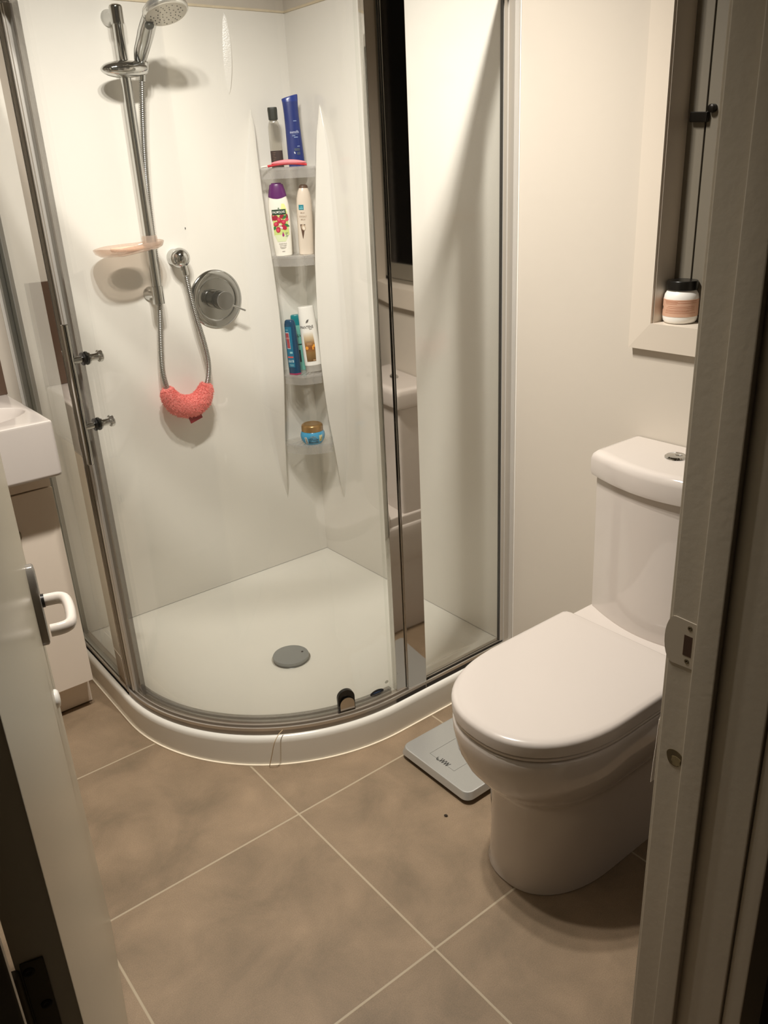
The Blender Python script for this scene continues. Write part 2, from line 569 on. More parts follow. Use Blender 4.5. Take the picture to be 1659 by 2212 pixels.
# ================================================================== SHOWER
# ---- tray
def quad_loop(R, wi, z, n=26):
    """outer straight-curve-straight line of a quadrant of radius R, wall edges inset by wi"""
    P = [(CX - R, YW - wi, z)]
    for k in range(1, 4):
        P.append((CX - R, YW - wi + (CY - (YW - wi)) * k / 4, z))
    for k in range(n + 1):
        a = math.pi + (math.pi / 2) * k / n
        P.append((CX + R * math.cos(a), CY + R * math.sin(a), z))
    for k in range(1, 4):
        P.append((CX + (XW - wi - CX) * k / 4, CY - R, z))
    P.append((XW - wi, CY - R, z))
    P.append((XW - wi, CY, z))
    P.append((XW - wi, YW - wi, z))
    P.append((CX, YW - wi, z))
    return P
tray = thing('shower_tray', 'white quadrant shower tray with rounded front rim on the floor', 'shower tray', (1.1, 1.95, 0))
S = [(.551, .0, 0.0), (.552, .0, .070), (.5505, .0, .079), (.547, .0, .0845), (.541, .0, .0875), (.535, .0, .0885), (.470, .0, .0875),
     (.463, .002, .0865), (.455, .03, .0835), (.448, .042, .079), (.432, .075, .068), (.40, .12, .061), (.30, .20, .0565), (.15, .33, .053)]
add('tray', loft([quad_loop(*s) for s in S], True, True), TRAYM, tray, angle=60)
def quad_path(R, y_end=None, x_end=None, n=40):
    P = [(CX - R, YW if y_end is None else y_end)]
    for k in range(n + 1):
        a = math.pi + (math.pi / 2) * k / n
        P.append((CX + R * math.cos(a), CY + R * math.sin(a)))
    P.append((XW if x_end is None else x_end, CY - R))
    return P
def strip(R0, R1, z0, z1, a0=None, a1=None, ye=None, xe=None, n=40, wav=None):
    """solid following the quadrant between two radii and heights; whole run, or an arc between angles in degrees"""
    secs = []
    if a0 is None:
        A, B = quad_path(R0, ye, xe, n), quad_path(R1, ye, xe, n)
    else:
        A = [(CX + R0 * math.cos(rad(a0 + (a1 - a0) * k / n)), CY + R0 * math.sin(rad(a0 + (a1 - a0) * k / n))) for k in range(n + 1)]
        B = [(CX + R1 * math.cos(rad(a0 + (a1 - a0) * k / n)), CY + R1 * math.sin(rad(a0 + (a1 - a0) * k / n))) for k in range(n + 1)]
    for (x, y), (X, Y) in zip(A, B):
        secs.append([(x, y, z0), (x, y, z1), (X, Y, z1), (X, Y, z0)])
    return loft(secs)
add('sealant_line', strip(.5555, .545, 0.0, .0035, ye=YW, xe=XW), GROUT, tray)
dr = thing('drain_cover', 'round grey metal drain cover in the shower tray', 'drain cover', (1.084, 1.932, .054))
add('drain_flange', lathe((1.084, 1.932, .0535), (0, 0, 1), [(0, .060), (.002, .060), (.003, .056)], 40), CHROME, dr)
add('drain_cap', lathe((1.084, 1.932, .056), (0, 0, 1), [(0, .055), (.009, .0555), (.0112, .0545), (.012, .052), (.0121, .001)], 48),
    mat('drain_satin', '#9a9d9c', .36, .5, var=.08, vscale=40), dr)
add('drain_hole', cyl((1.119, 1.921, .0668), (1.119, 1.921, .0686), .0035, 14), BLACKP, dr)

# ---- acrylic lining with the two shelf fins
ZL = 1.892
lin_ = thing('shower_wall_panel', 'glossy white acrylic wall panel behind the shower slide rail', 'shower panel', (1.1, YW, .082), group='shower wall panels')
add('panel_sheet', box(.600, XW, YW, YW + .0038, .082, ZL), LINER, lin_, smooth=False)
add('top_sealant', box(.60, XW, YW - .0025, YW + .003, ZL - .002, ZL + .004), mat('old_sealant', '#d8c9ad', .6, var=.2, vscale=40), lin_, smooth=False)
lin2 = thing('shower_wall_panel', 'glossy white acrylic wall panel between corner shelves and toilet wall', 'shower panel', (XW, 2.0, .082), group='shower wall panels')
add('panel_sheet', box(XW, XW + .0009, 1.482, YW, .082, ZL), LINER, lin2, smooth=False)
add('top_sealant', box(XW - .0025, XW + .0009, 1.482, YW, ZL - .002, ZL + .004), MATS['old_sealant'], lin2, smooth=False)
L_out = [(1.442, 1.626), (1.418, 1.503), (1.399, 1.41), (1.383, 1.3), (1.374, 1.187), (1.369, .98), (1.376, .823), (1.39, .657), (1.411, .481), (1.439, .339)]
L_rid = [(1.442, 0, 1.626), (1.436, .020, 1.57), (1.428, .036, 1.501), (1.424, .050, 1.40), (1.424, .060, 1.27), (1.429, .066, 1.17), (1.435, .07, .978), (1.432, .067, .823),
         (1.427, .061, .711), (1.423, .049, .576), (1.425, .032, .451), (1.439, 0, .339)]
R_out = [(2.307, 1.627), (2.27, 1.49), (2.262, 1.356), (2.25, 1.176), (2.245, .972), (2.252, .736), (2.261, .653), (2.279, .515), (2.299, .405), (2.321, .336)]
R_rid = [(2.307, 0, 1.627), (2.297, .017, 1.58), (2.290, .032, 1.53), (2.289, .052, 1.359), (2.295, .062, 1.236), (2.300, .067, 1.123), (2.305, .069, .898), (2.302, .060, .691),
         (2.297, .042, .521), (2.304, .025, .41), (2.321, 0, .336)]
def interp(pts, z, zi, vi):
    P = sorted(pts, key=lambda p: p[zi])
    return float(np.interp(z, [p[zi] for p in P], [p[vi] for p in P]))
def fin(out, rid, side):
    o2, r2 = catmull(out, 6), catmull(rid, 6)
    ztop, zbot = max(p[-1] for p in out) - .001, min(p[-1] for p in out) + .001
    secs = []
    n = 60
    for i in range(n + 1):
        t = 0.5 - 0.5 * math.cos(math.pi * i / n)
        z = zbot + (ztop - zbot) * t
        u0 = interp(o2, z, 1, 0)
        ur = interp(r2, z, 2, 0)
        p = max(0.0008, interp(r2, z, 2, 1))
        s = 1 if side == 'L' else 1
        rr = min(.006, p * .3)
        # towards the corner is +u on both walls
        prof = [(u0 - .012 * min(1, p / .05), -.001)]
        for k in range(1, 7):
            q = k / 7
            prof.append((u0 + (ur - u0) * q ** .8, p * (q ** 1.5) * .96))
        prof += [(ur - rr * .25, p), (ur + rr * .35, p * .985), (ur + rr * .8, p * .9), (ur + rr * 1.0, p * .6), (ur + rr * 1.6, p * .25), (ur + rr * 2.6, -.001)]
        if side == 'L':
            secs.append([(u, YW - q, z) for u, q in prof])
        else:
            secs.append([(XW - q, u, z) for u, q in prof])
    return loft(secs)
add('shelf_fin', fin(L_out, L_rid, 'L'), LINER, lin_, angle=75)
add('shelf_fin', fin(R_out, R_rid, 'R'), LINER, lin2, angle=75)

# made-up facet, tilted to catch the lamps as a bright streak on the panel
facet_secs = []
for i in range(33):
    t_ = i / 32
    wz = math.sin(math.pi * t_) ** .6
    wd = .022 * wz + .0006
    zz_ = 1.665 + .215 * t_
    xm = 1.372 + .012 * t_
    slope = .58 + .012 * (t_ - .5)
    facet_secs.append([(xm - wd / 2, YW + .0004, zz_)] + [(xm - wd / 2 + wd * k / 6, YW - slope * wd * (k / 6) * (1 - .10 * k / 6) * .92, zz_) for k in range(1, 7)] + [(xm + wd / 2 + .003, YW + .0004, zz_)])
add('highlight_facet', loft(facet_secs), mat('highlight_acrylic', '#e9e5dd', 0.26, var=.01, bump=.12, bscale=260), lin_, angle=50)
# ---- four clear corner shelves
def corner_shelf(z, k):
    pL, pR = interp(L_rid, z, 2, 1), interp(R_rid, z, 2, 1)
    xl, yr = interp(L_rid, z, 2, 0), interp(R_rid, z, 2, 0)
    A, B = Vector((xl + .004, YW - pL - .002)), Vector((XW - pR - .002, yr + .004))
    nrm = Vector((B.y - A.y, -(B.x - A.x))).normalized()
    if nrm.dot(Vector((-1, -1))) < 0: nrm = -nrm
    front = []
    for i in range(17):
        t = i / 16
        front.append(tuple(A + (B - A) * t + nrm * (.028 * math.sin(math.pi * t))))
    poly = [(XW - .003, YW - .003), (xl + .016, YW - .003)] + front + [(XW - .003, yr + .016)]
    lab = ['clear plastic corner shelf holding the blue bottle, topmost of four', 'clear plastic corner shelf under the purple-capped bottle, second from top',
           'clear plastic corner shelf under the teal bottles, third from top', 'clear plastic corner shelf under the blue jar, lowest of four'][k]
    s = thing('corner_shelf', lab, 'shelf', (1.5, 2.37, z - .026), group='clear corner shelves in the shower')
    add('shelf_plate', prism(poly, z - .006, z), PLASTIC, s)
    inn = [tuple(Vector(p) - nrm * .0035) for p in front]
    lp = front + inn[::-1]
    add('shelf_lip', prism(lp, z - .030, z + .003), PLASTIC, s)
    ribs = []
    for i in range(2, 15, 2):
        a = Vector(front[i]) - nrm * .008
        b = a + (Vector((XW, YW)) - a) * .42 + Vector((.012, -.008))
        ribs.append(tube([(a.x, a.y, z + .0005), (b.x, b.y, z + .0005)], .0016, 6))
    add('drain_ribs', join(*ribs), PLASTIC, s)
    return s
SHZ = [1.4530, 1.1925, .807, .558]
for k, z in enumerate(SHZ):
    corner_shelf(z, k)

# ---- enclosure
enc = thing('shower_enclosure', 'curved glass shower enclosure with chrome frame on the tray', 'shower screen', (1.1, 1.9, .088))
ZT = 1.795
add('bottom_rail', join(strip(.540, .500, .0885, .1005), strip(.540, .5355, .0885, .1085), strip(.5305, .5275, .10, .113)), mat('rail_chrome', (.56, .51, .45), .28, .65, var=.04), enc, angle=35)
add('top_rail', strip(.542, .498, ZT, ZT + .035), POLISH, enc, angle=35)
add('wall_channel', join(box(CX - .541, CX - .507, YW - .022, YW, .1, ZT), box(CX - .529, CX - .524, YW - .028, YW - .02, .1, ZT)), mat('dull_profile', (.32, .32, .29), .3, .8, var=.03), enc, angle=35)
add('wall_channel', join(box(XW - .022, XW, CY - .5355, CY - .5175, .1, ZT), box(XW - .034, XW - .022, CY - .5315, CY - .5225, .1, ZT),
                         box(XW - .003, XW, CY - .549, CY - .535, .1, ZT)), ALU, enc, angle=35)
add('gasket', box(XW - .0375, XW - .0335, CY - .5295, CY - .5225, .113, ZT), BLACKP, enc)
add('fixed_glass', box(CX - .530, CX - .524, 2.06, YW - .02, .108, ZT), GLASS, enc, smooth=False)
add('fixed_glass', box(1.225, XW - .026, CY - .530, CY - .524, .108, ZT), GLASS, enc, smooth=False)
add('glass_bead', box(1.262, XW - .026, CY - .534, CY - .521, .108, .1102), BLACKP, enc)
add('glass_bead', box(CX - .534, CX - .521, 2.099, YW - .022, .108, .1135), GREYRUB, enc)
add('fixed_post', join(box(CX - .539, CX - .505, 2.043, 2.096, .1, ZT, .001), box(CX - .541, CX - .53, 2.034, 2.042, .1, ZT), ), POLISH, enc, angle=35)
def turned(bx, cx_, cy_, deg):
    return xform(bx, Matrix.Translation((cx_, cy_, 0)) @ Matrix.Rotation(rad(deg), 4, 'Z'))
add('fixed_post', turned(box(-.031, .0305, -.0155, .0155, .09, ZT, .001), 1.2285, CY - .523, -3.2), POLISH, enc, angle=35)
# sliding door
door = add('sliding_door', strip(.515, .509, .112, ZT - .01, 181.0, 270.5, n=60), GLASS, enc, angle=30)
add('door_stile', join(box(CX - .531, CX - .512, 2.004, 2.031, .112, ZT - .01, .002), box(CX - .5335, CX - .520, 2.012, 2.02, .112, ZT - .01, .002)), mat('stile_silver', (.72, .69, .63), .3, .55, var=.03), door, angle=35)
add('seal_strip', box(CX - .524, CX - .512, 1.968, 2.004, .114, ZT - .01), SEALPL, door, smooth=False)
add('door_stile', turned(box(-.0155, .015, -.011, .011, .112, ZT - .01, .001), 1.1795, CY - .517, -5.0), POLISH, door, angle=35)
add('stile_edge', box(1.1945, 1.1970, CY - .5345, CY - .51, .095, ZT - .01), CHROME, door)
add('seal_strip', box(1.150, 1.164, CY - .520, CY - .508, .112, ZT - .01), GLASS, door, smooth=False)
add('bottom_seal', join(strip(.520, .506, .110, .119, 183.5, 270), strip(.519, .507, .121, .1275, 183.5, 270)), SEALPL, door, angle=35)
ga = rad(180 + 6.6)
gd = Vector((math.cos(ga), math.sin(ga), 0))
gc = Vector((CX, CY, 0)) + gd * .512
hb = add('door_handle', cyl((gc + gd * .034) + Vector((0, 0, .798)), (gc + gd * .034) + Vector((0, 0, 1.139)), .0085, 20, .0015), CHROME, door)
for z in (.893, 1.054):
    b = gc + Vector((0, 0, z))
    add('standoff', join(cyl(b + gd * .032, b + gd * .003, .0085, 18)), CHROME, door)
    add('knob', lathe(b - gd * .003, -gd, [(0, .0145), (.007, .0145), (.008, .0095), (.020, .0088), (.028, .0096), (.031, .0142), (.036, .0152), (.039, .0142), (.040, .008)], 24), CHROME, door)
    add('rubber_ring', join(lathe(b + gd * .003, gd, [(0, .0152), (.004, .0152)], 24), lathe(b - gd * .003, -gd, [(0, .0160), (.003, .0160)], 24)), BLACKP, door)
# roller clip at the foot of the door, sticker
ca = rad(-105.2)
cdv = Vector((math.cos(ca), math.sin(ca), 0))
ctv = Vector((-math.sin(ca), math.cos(ca), 0))
cc = Vector((CX, CY, 0)) + cdv * .5195
def tag_shape(c, t, d, w_, z0, z1, th):
    pts = [(-w_ / 2, z0), (w_ / 2, z0)] + [(w_ / 2 * math.cos(a), z1 - w_ / 2 + w_ / 2 * math.sin(a)) for a in [rad(q) for q in range(0, 181, 12)]]
    return loft([[c + t * u + Vector((0, 0, z)) for u, z in pts], [c + t * u + d * th + Vector((0, 0, z)) for u, z in pts]])
add('roller_clip', tag_shape(cc, ctv, cdv, .040, .098, .152, .004), mat('clip_chrome', (.55, .52, .47), .12, 1.0), door)
add('clip_pad', tag_shape(cc - cdv * .012 + Vector((0, 0, .004)), ctv, cdv, .047, .098, .168, .010), BLACKP, door)
sa = rad(-95.0)
sdv, stv = Vector((math.cos(sa), math.sin(sa), 0)), Vector((-math.sin(sa), math.cos(sa), 0))
sc_ = Vector((CX, CY, 0)) + sdv * .5155
def oval(c, t, d, a_, b_, z, th, n=32):
    pts = [(a_ * math.cos(2 * math.pi * k / n), b_ * math.sin(2 * math.pi * k / n)) for k in range(n)]
    return loft([[c + t * u + Vector((0, 0, z + v)) for u, v in pts], [c + t * u + d * th + Vector((0, 0, z + v)) for u, v in pts]])
st = add('sticker', oval(sc_, stv, sdv, .0215, .0095, .130, .0008), mat('dark_blue_sticker', '#0b1018', .3), door)
add('sticker_print', oval(sc_ + sdv * .0008, stv, sdv, .0125, .0016, .131, .0003), mat('blue_print', '#36517c', .4), st)
add('etched_mark', join(oval(Vector((CX, CY, 0)) + Vector((math.cos(rad(-91.3)), math.sin(rad(-91.3)), 0)) * .5155, Vector((1, 0, 0)), Vector((0, -1, 0)), .006, .0045, .150, .0003)),
    clear_mat('etching', (.8, .8, .78), haze=.25, haze_col='#cfcfc4'), door)
# thread of old sealant hanging over the tray rim
hair = catmull([(.842, 1.585, .104), (.826, 1.578, .103), (.812, 1.574, .0925), (.806, 1.577, .074), (.803, 1.585, .045), (.800, 1.592, .020), (.798, 1.5965, .004)], 6)
tag(add('sealant_thread', tube(hair, .0011, 6), mat('thread', '#b79f7c', .5)), 'thin thread of old sealant hanging over the tray front rim', 'thread')

# ---- slide rail with bracket caps, holder
rx, ry = 1.029, 2.405
rail = thing('shower_slide_rail', 'vertical chrome slide rail on the shower wall', 'shower rail', (rx, YW, 1.09))
add('rail_tube', cyl((rx, ry, 1.10), (rx, ry, 1.86), .0140, 28), CHROME, rail)
def capend(z0, z1, up):
    return join(lathe((rx, ry, z0), (0, 0, 1), [(0, .014), (.001, .0178), (z1 - z0 - .008, .0178), (z1 - z0 - .003, .0155), (z1 - z0, .009)] if up else
                      [(0, .014), (.001, .0170), (z1 - z0 - .001, .0170), (z1 - z0, .0145)], 28),
                lathe((rx, YW, (z0 + z1) / 2), (0, -1, 0), [(0, .021), (.006, .0205), (.014, .013), (YW - ry, .0095)], 24))
add('rail_bracket', capend(1.822, 1.870, True), CHROME, rail)
add('rail_bracket', capend(1.094, 1.147, False), CHROME, rail)
# holder: lens shaped body across the rail
hm = Matrix.Rotation(rad(-2), 3, 'Y')
add('hand_shower_holder', ellipsoid((1.024, ry - .016, 1.716), .068, .032, .0215, hm), CHROME, rail)
add('holder_cup', join(lathe((1.0745, ry - .012, 1.708), (.03, -.12, 1), [(0, .013), (.004, .0165), (.024, .0185), (.028, .0165)], 24)), CHROME, rail)
# soap dish on the rail
sd = thing('soap_dish', 'frosted pale pink soap dish clipped on the shower rail', 'soap dish', (.955, 2.385, 1.258))
def dish(k, z, n=48):
    out = []
    for i in range(n):
        a = 2 * math.pi * i / n
        c_, s_ = math.cos(a), math.sin(a)
        px = abs(c_) ** .75 * (1 if c_ > 0 else -1)
        py = abs(s_) ** .75 * (1 if s_ > 0 else -1)
        wob = 1 + .015 * math.sin(5 * a + 1)
        out.append((.955 + .102 * k * px * wob, 2.384 + .058 * k * py * wob - .006 * (px < 0) , z + .006 * px + .0018 * math.sin(4 * a)))
    return out
add('dish', loft([dish(.62, 1.248), dish(.80, 1.250), dish(.95, 1.258), dish(1.0, 1.268), dish(1.0, 1.2705), dish(.965, 1.268), dish(.90, 1.259), dish(.74, 1.2535), dish(.3, 1.2525)]), SOAPPL, sd, angle=70)
add('dish_clip', join(lathe((rx, ry, 1.252), (0, 0, 1), [(0, .0145), (.001, .021), (.03, .0225), (.037, .021), (.038, .0145)], 24)), SOAPPL, sd)
soap = [(.948 + .050 * math.cos(a), 2.378 + .027 * math.sin(a)) for a in [2 * math.pi * k / 28 for k in range(28)]]
tag(add('soap_bar', prism(soap, 1.2545, 1.2655, .005), mat('soap', '#f0c9ae', .45, sss=.3, var=.05)), 'thin peach sliver of soap lying in the soap dish', 'soap')

# ---- hand shower: head, handle; hose
hs = thing('hand_shower', 'chrome hand shower with white round spray head in the rail holder', 'hand shower', (1.075, 2.39, 1.71))
HN = Vector((.05, -.36, -.93)).normalized()
hc = Vector((1.093, 2.245, 1.834))
hp = catmull([(1.0755, 2.394, 1.705), (1.070, 2.390, 1.730), (1.070, 2.373, 1.756), (1.073, 2.347, 1.784), (1.073, 2.317, 1.810), (1.074, 2.288, 1.832), (1.079, 2.268, 1.848), (1.087, 2.252, 1.856)], 5)
ts_ = [i / (len(hp) - 1) for i in range(len(hp))]
hr = [(float(np.interp(t, [0, .15, .5, .8, 1], [.0125, .0125, .0145, .015, .012])), float(np.interp(t, [0, .12, .3, .5, .7, .9, 1], [.0128, .0140, .0215, .0240, .0225, .018, .012]))) for t in ts_]
hd = add('handle', tube(hp, hr, 18), CHROME, hs)
add('handle_grip', tube([Vector(p) + Vector((.003, -.0085, -.010)) for p in hp[7:25]], [(.0035, .0085 * math.sin(math.pi * (i + 1) / 19) + .001) for i in range(18)], 12), SATIN, hd)
add('spray_head', lathe(hc - HN * .022, HN, [(0, .012), (.001, .030), (.007, .050), (.014, .0575), (.022, .0595), (.027, .0585), (.030, .055)], 44), mat('head_satin', (.66, .65, .62), .2, .85), hs)
fp = add('face_plate', lathe(hc + HN * .0072, HN, [(0, .0552), (.0018, .0535), (.0032, .050), (.0036, .001)], 44), mat('spray_face', '#c9c4b8', .4), hs)
noz = []
fx, fy = ring_frame(HN)
for rr, nn in ((.012, 6), (.024, 12), (.034, 14), (.042, 18)):
    for k in range(nn):
        a = 2 * math.pi * (k + .3 * (rr * 100 % 2)) / nn
        if (k * 7 + int(rr * 1000)) % 5 == 0 and rr > .03: continue
        p = hc + HN * .0105 + fx * (rr * math.cos(a)) + fy * (rr * math.sin(a))
        noz.append(lathe(p, HN, [(0, .0016), (.0013, .0014)], 8))
add('spray_nozzles', join(*noz), BLACKP, fp)
add('mode_button', ellipsoid(hc + HN * .004 + Vector((-.034, .034, -.026)), .012, .012, .010), mat('dark_grey_plastic', '#3b3a33', .35), hs)

HY = 2.412
hose_p = [(1.0738, 2.399, 1.708), (1.072, 2.402, 1.68), (1.061, HY, 1.569), (1.048, HY + .001, 1.424), (1.041, HY - .004, 1.274), (1.039, HY - .004, 1.169), (1.033, HY, 1.089), (1.022, HY, 1.007), (1.0125, HY, .924),
          (1.012, HY, .872), (1.022, HY, .826), (1.047, HY, .796), (1.077, HY, .783), (1.114, HY, .789), (1.142, HY, .808), (1.161, HY, .85), (1.167, HY, .90), (1.160, HY, .965), (1.147, HY, 1.032),
          (1.137, HY, 1.103), (1.130, HY, 1.172)]
hz = catmull(hose_p, 40)
# resample by length for even ribs
seg = [0.0]
for a, b in zip(hz[:-1], hz[1:]): seg.append(seg[-1] + math.dist(a, b))
PITCH_ = .0052
nr = int(seg[-1] / PITCH_)
hpts, hrad = [], []
arr = np.array(hz)
for i in range(nr * 4 + 1):
    t = seg[-1] * i / (nr * 4)
    hpts.append(tuple(float(np.interp(t, seg, arr[:, k])) for k in range(3)))
    hrad.append(.0084 if i % 4 in (1, 2) else .0073)
hose = thing('shower_hose', 'ribbed metal shower hose looping down the shower wall', 'shower hose', (1.09, HY, .78))
add('hose_tube', tube(hpts, hrad, 12), mat('hose_metal', (.36, .35, .33), .3, 1.0, var=.1), hose, angle=80)
add('hose_nut', cyl((1.1305, HY, 1.165), (1.128, 2.414, 1.196), .0095, 18, .001), CHROME, hose)
add('hose_nut', cyl((1.0745, 2.396, 1.706), (1.0735, 2.400, 1.690), .0095, 18, .001), CHROME, hose)
# wall elbow
el = thing('wall_elbow', 'chrome ball wall outlet at the top of the hose end', 'shower outlet', (1.125, YW, 1.215))
add('outlet_ball', join(ellipsoid((1.125, 2.425, 1.2165), .030, .030, .030), lathe((1.125, YW, 1.2165), (0, -1, 0), [(0, .026), (.004, .026), (.02, .024)], 28)), CHROME, el)
add('outlet_spigot', cyl((1.1265, 2.4185, 1.200), (1.128, 2.4145, 1.180), .0102, 20, .001), CHROME, el)

# mixer
mx_, mz_ = 1.247, 1.077
mix = thing('shower_mixer', 'round chrome shower mixer plate with small pin lever', 'shower mixer', (mx_, YW, mz_))
add('mixer_plate', lathe((mx_, YW, mz_), (0, -1, 0), [(0, .091), (.003, .0905), (.0065, .087), (.0085, .080), (.009, .068), (.0075, .0655), (.0055, .064), (.0055, .060), (.006, .030), (.006, .001)], 64), mat('mixer_chrome', (.42, .42, .41), .09, 1.0), mix, angle=35)
add('mixer_body', lathe((mx_, YW - .006, mz_), (0, -1, 0), [(0, .0285), (.018, .0285), (.019, .0265)], 36), CHROME, mix)
add('mixer_collar', lathe((mx_, YW - .025, mz_), (0, -1, 0), [(0, .0292), (.007, .0292)], 36), mat('black_collar', '#0e0e0d', .3), mix)
kn = add('mixer_knob', lathe((mx_, YW - .034, mz_), (0, -1, 0), [(0, .0275), (.003, .0290), (.029, .0290), (.0315, .0275), (.032, .001)], 40), mat('knob_satin', (.36, .36, .36), .16, 1.0), mix, angle=35)
add('pin_lever', cyl((mx_ + .018, YW - .054, mz_ - .014), (mx_ + .070, YW - .058, mz_ - .040), .0032, 14, .0008), SATIN, mix)

# pink fluffy sponge wrapped round the hose
def crescent():
    P = catmull([(1.0135, HY - .006, .838), (1.021, HY - .006, .814), (1.044, HY - .006, .788), (1.077, HY - .006, .775), (1.112, HY - .006, .781), (1.136, HY - .006, .804), (1.147, HY - .006, .830)], 10)
    secs = []
    n = 40
    for i, p in enumerate(P):
        t = i / (len(P) - 1)
        d = (Vector(P[min(i + 1, len(P) - 1)]) - Vector(P[max(i - 1, 0)])).normalized()
        up = Vector((0, -1, 0)).cross(d).normalized()
        if up.z < 0: up = -up
        bulge = math.sin(math.pi * t) ** .8
        top, bot = .016 + .012 * bulge, .016 + .026 * bulge
        dep = .018 + .014 * bulge
        ring = []
        for k in range(n):
            a = 2 * math.pi * k / n
            r = bot if math.sin(a) < 0 else top
            j = 1 + random.uniform(-.05, .05)
            ring.append(Vector(p) + Vector((0, 1, 0)) * (dep * math.cos(a) * j) + up * (r * math.sin(a) * j))
        if i in (0, len(P) - 1):
            ring = [Vector(p) + (q - Vector(p)) * .86 for q in ring]
        secs.append(ring)
    return loft(secs)
PINK = mat('pink_terry', '#ff8d85', .95, var=.10, vscale=260, bump=.4, bscale=380, sss=.3)
pad = thing('bath_sponge', 'coral pink fluffy bath sponge wrapped around the hose loop', 'sponge', (1.077, HY, .75))
add('sponge_body', crescent(), PINK, pad, angle=180)
tufts = []
bo = [o for o in pad.children][0]
vs = [Vector(v.co) + Vector(pad.location) for v in bo.data.vertices]
ns = [Vector(v.normal) for v in bo.data.vertices]
for q in range(5200):
    i = random.randrange(len(vs))
    p = vs[i] + Vector((random.uniform(-.002, .002), random.uniform(-.002, .002), random.uniform(-.002, .002)))
    d = (ns[i] + Vector((random.uniform(-.6, .6), random.uniform(-.6, .6), random.uniform(-.6, .6)))).normalized()
    x_, y_ = ring_frame(d)
    L_ = random.uniform(.0022, .0042)
    V = [p + x_ * .0009, p - x_ * .00045 + y_ * .0008, p - x_ * .00045 - y_ * .0008, p + d * L_]
    tufts.append((V, [(0, 1, 3), (1, 2, 3), (2, 0, 3)]))
tf = add('terry_pile', join(*tufts), PINK, pad, smooth=False)
tf['kind'] = 'stuff'
add('fabric_tag', xform(box(-.024, .020, -.002, .002, -.024, .0, .001), Matrix.Translation((1.090, HY - .014, .744)) @ Matrix.Rotation(rad(-16), 4, 'Y')),
    mat('maroon_tag', '#8f1f28', .7, var=.1), pad)
# drip marks: two tiny dark specks on the lining
tag(add('wall_speck', ellipsoid((1.173, YW - .0008, 1.297), .0014, .001, .0035), BLACKP), 'tiny dark speck on the lining above the mixer', 'speck')

# ================================================================== BOTTLES ON THE SHELVES
def L_(*a): return a
class Bottle:
    def __init__(self, name, label, loc, secs, material, n=2.3, turn=0.0, lean=(0, 0), cat='bottle', group=None):
        self.secs = secs
        self.n = n
        phi = -math.atan2(loc[0], loc[1]) + rad(turn)
        self.root = thing(name, label, cat, loc, (rad(lean[0]), rad(lean[1]), phi), group)
        self.body = self.part('bottle_body', secs, material)
    def ring(self, a, b, z, k=44):
        out = []
        for i in range(k):
            t = 2 * math.pi * i / k
            c_, s_ = math.cos(t), math.sin(t)
            out.append((a * abs(c_) ** (2 / self.n) * (1 if c_ >= 0 else -1), b * abs(s_) ** (2 / self.n) * (1 if s_ >= 0 else -1), z))
        return out
    def part(self, name, secs, material, parent=None):
        S = [self.ring(a, b, z) for z, a, b in secs]
        return add(name, loft(S), material, parent or self.root, local=True, angle=45)
    def surf(self, x, z, eps):
        zs = [s[0] for s in self.secs]
        a = float(np.interp(z, zs, [s[1] for s in self.secs]))
        b = float(np.interp(z, zs, [s[2] for s in self.secs]))
        q = min(1.0, abs(x) / max(a, 1e-5))
        return (max(-a, min(a, x)), -b * max(0.0, 1 - q ** self.n) ** (1 / self.n) - eps, z)
    def decal(self, name, vf, material, parent=None, eps=.0007):
        v, f = vf
        return add(name, ([self.surf(x, z, eps) for x, z in v], f), material, parent or self.body, local=True, angle=180)
    def decals(self, name, pieces, material, parent=None, eps=.0007):
        for p_ in pieces:
            self.decal(name, p_, material, parent, eps)
    def text(self, name, body, size, x, z, material, parent=None, eps=.0011, flip=False, shear=0.0, space=1.0, sx=1.0):
        v, f = text_mesh(body, size, shear=shear, space=space)
        k = -1 if flip else 1
        return self.decal(name, ([(x + k * sx * p[0], z + k * p[1]) for p in v], f), material, parent, eps)

def patch(x0, x1, z0, z1, nx=14, nz=10, shape=None):
    V, F = [], []
    for j in range(nz + 1):
        for i in range(nx + 1):
            u, v = i / nx, j / nz
            xa, xb = (x0, x1) if shape is None else shape(v)
            V.append((xa + (xb - xa) * u, z0 + (z1 - z0) * v))
    for j in range(nz):
        for i in range(nx):
            a = j * (nx + 1) + i
            F.append((a, a + 1, a + nx + 2, a + nx + 1))
    return V, F
def blob(cx, cz, a, b, rot=0, n=20, pointed=0.0):
    V = [(cx, cz)]
    for rr in (.5, 1.0):
        for k in range(n):
            t = 2 * math.pi * k / n
            u, v = a * rr * math.cos(t), b * rr * math.sin(t) * (1 - pointed * abs(math.cos(t)) ** 2)
            V.append((cx + u * math.cos(rot) - v * math.sin(rot), cz + u * math.sin(rot) + v * math.cos(rot)))
    F = [(0, 1 + k, 1 + (k + 1) % n) for k in range(n)]
    F += [(1 + k, 1 + n + k, 1 + n + (k + 1) % n, 1 + (k + 1) % n) for k in range(n)]
    return V, F
def jv(*ps): return join(*ps)
def P(c, r=.4, **k): return mat('print_' + c.strip('#'), c, r, var=.03, **k)

z0 = SHZ[0] + .0006
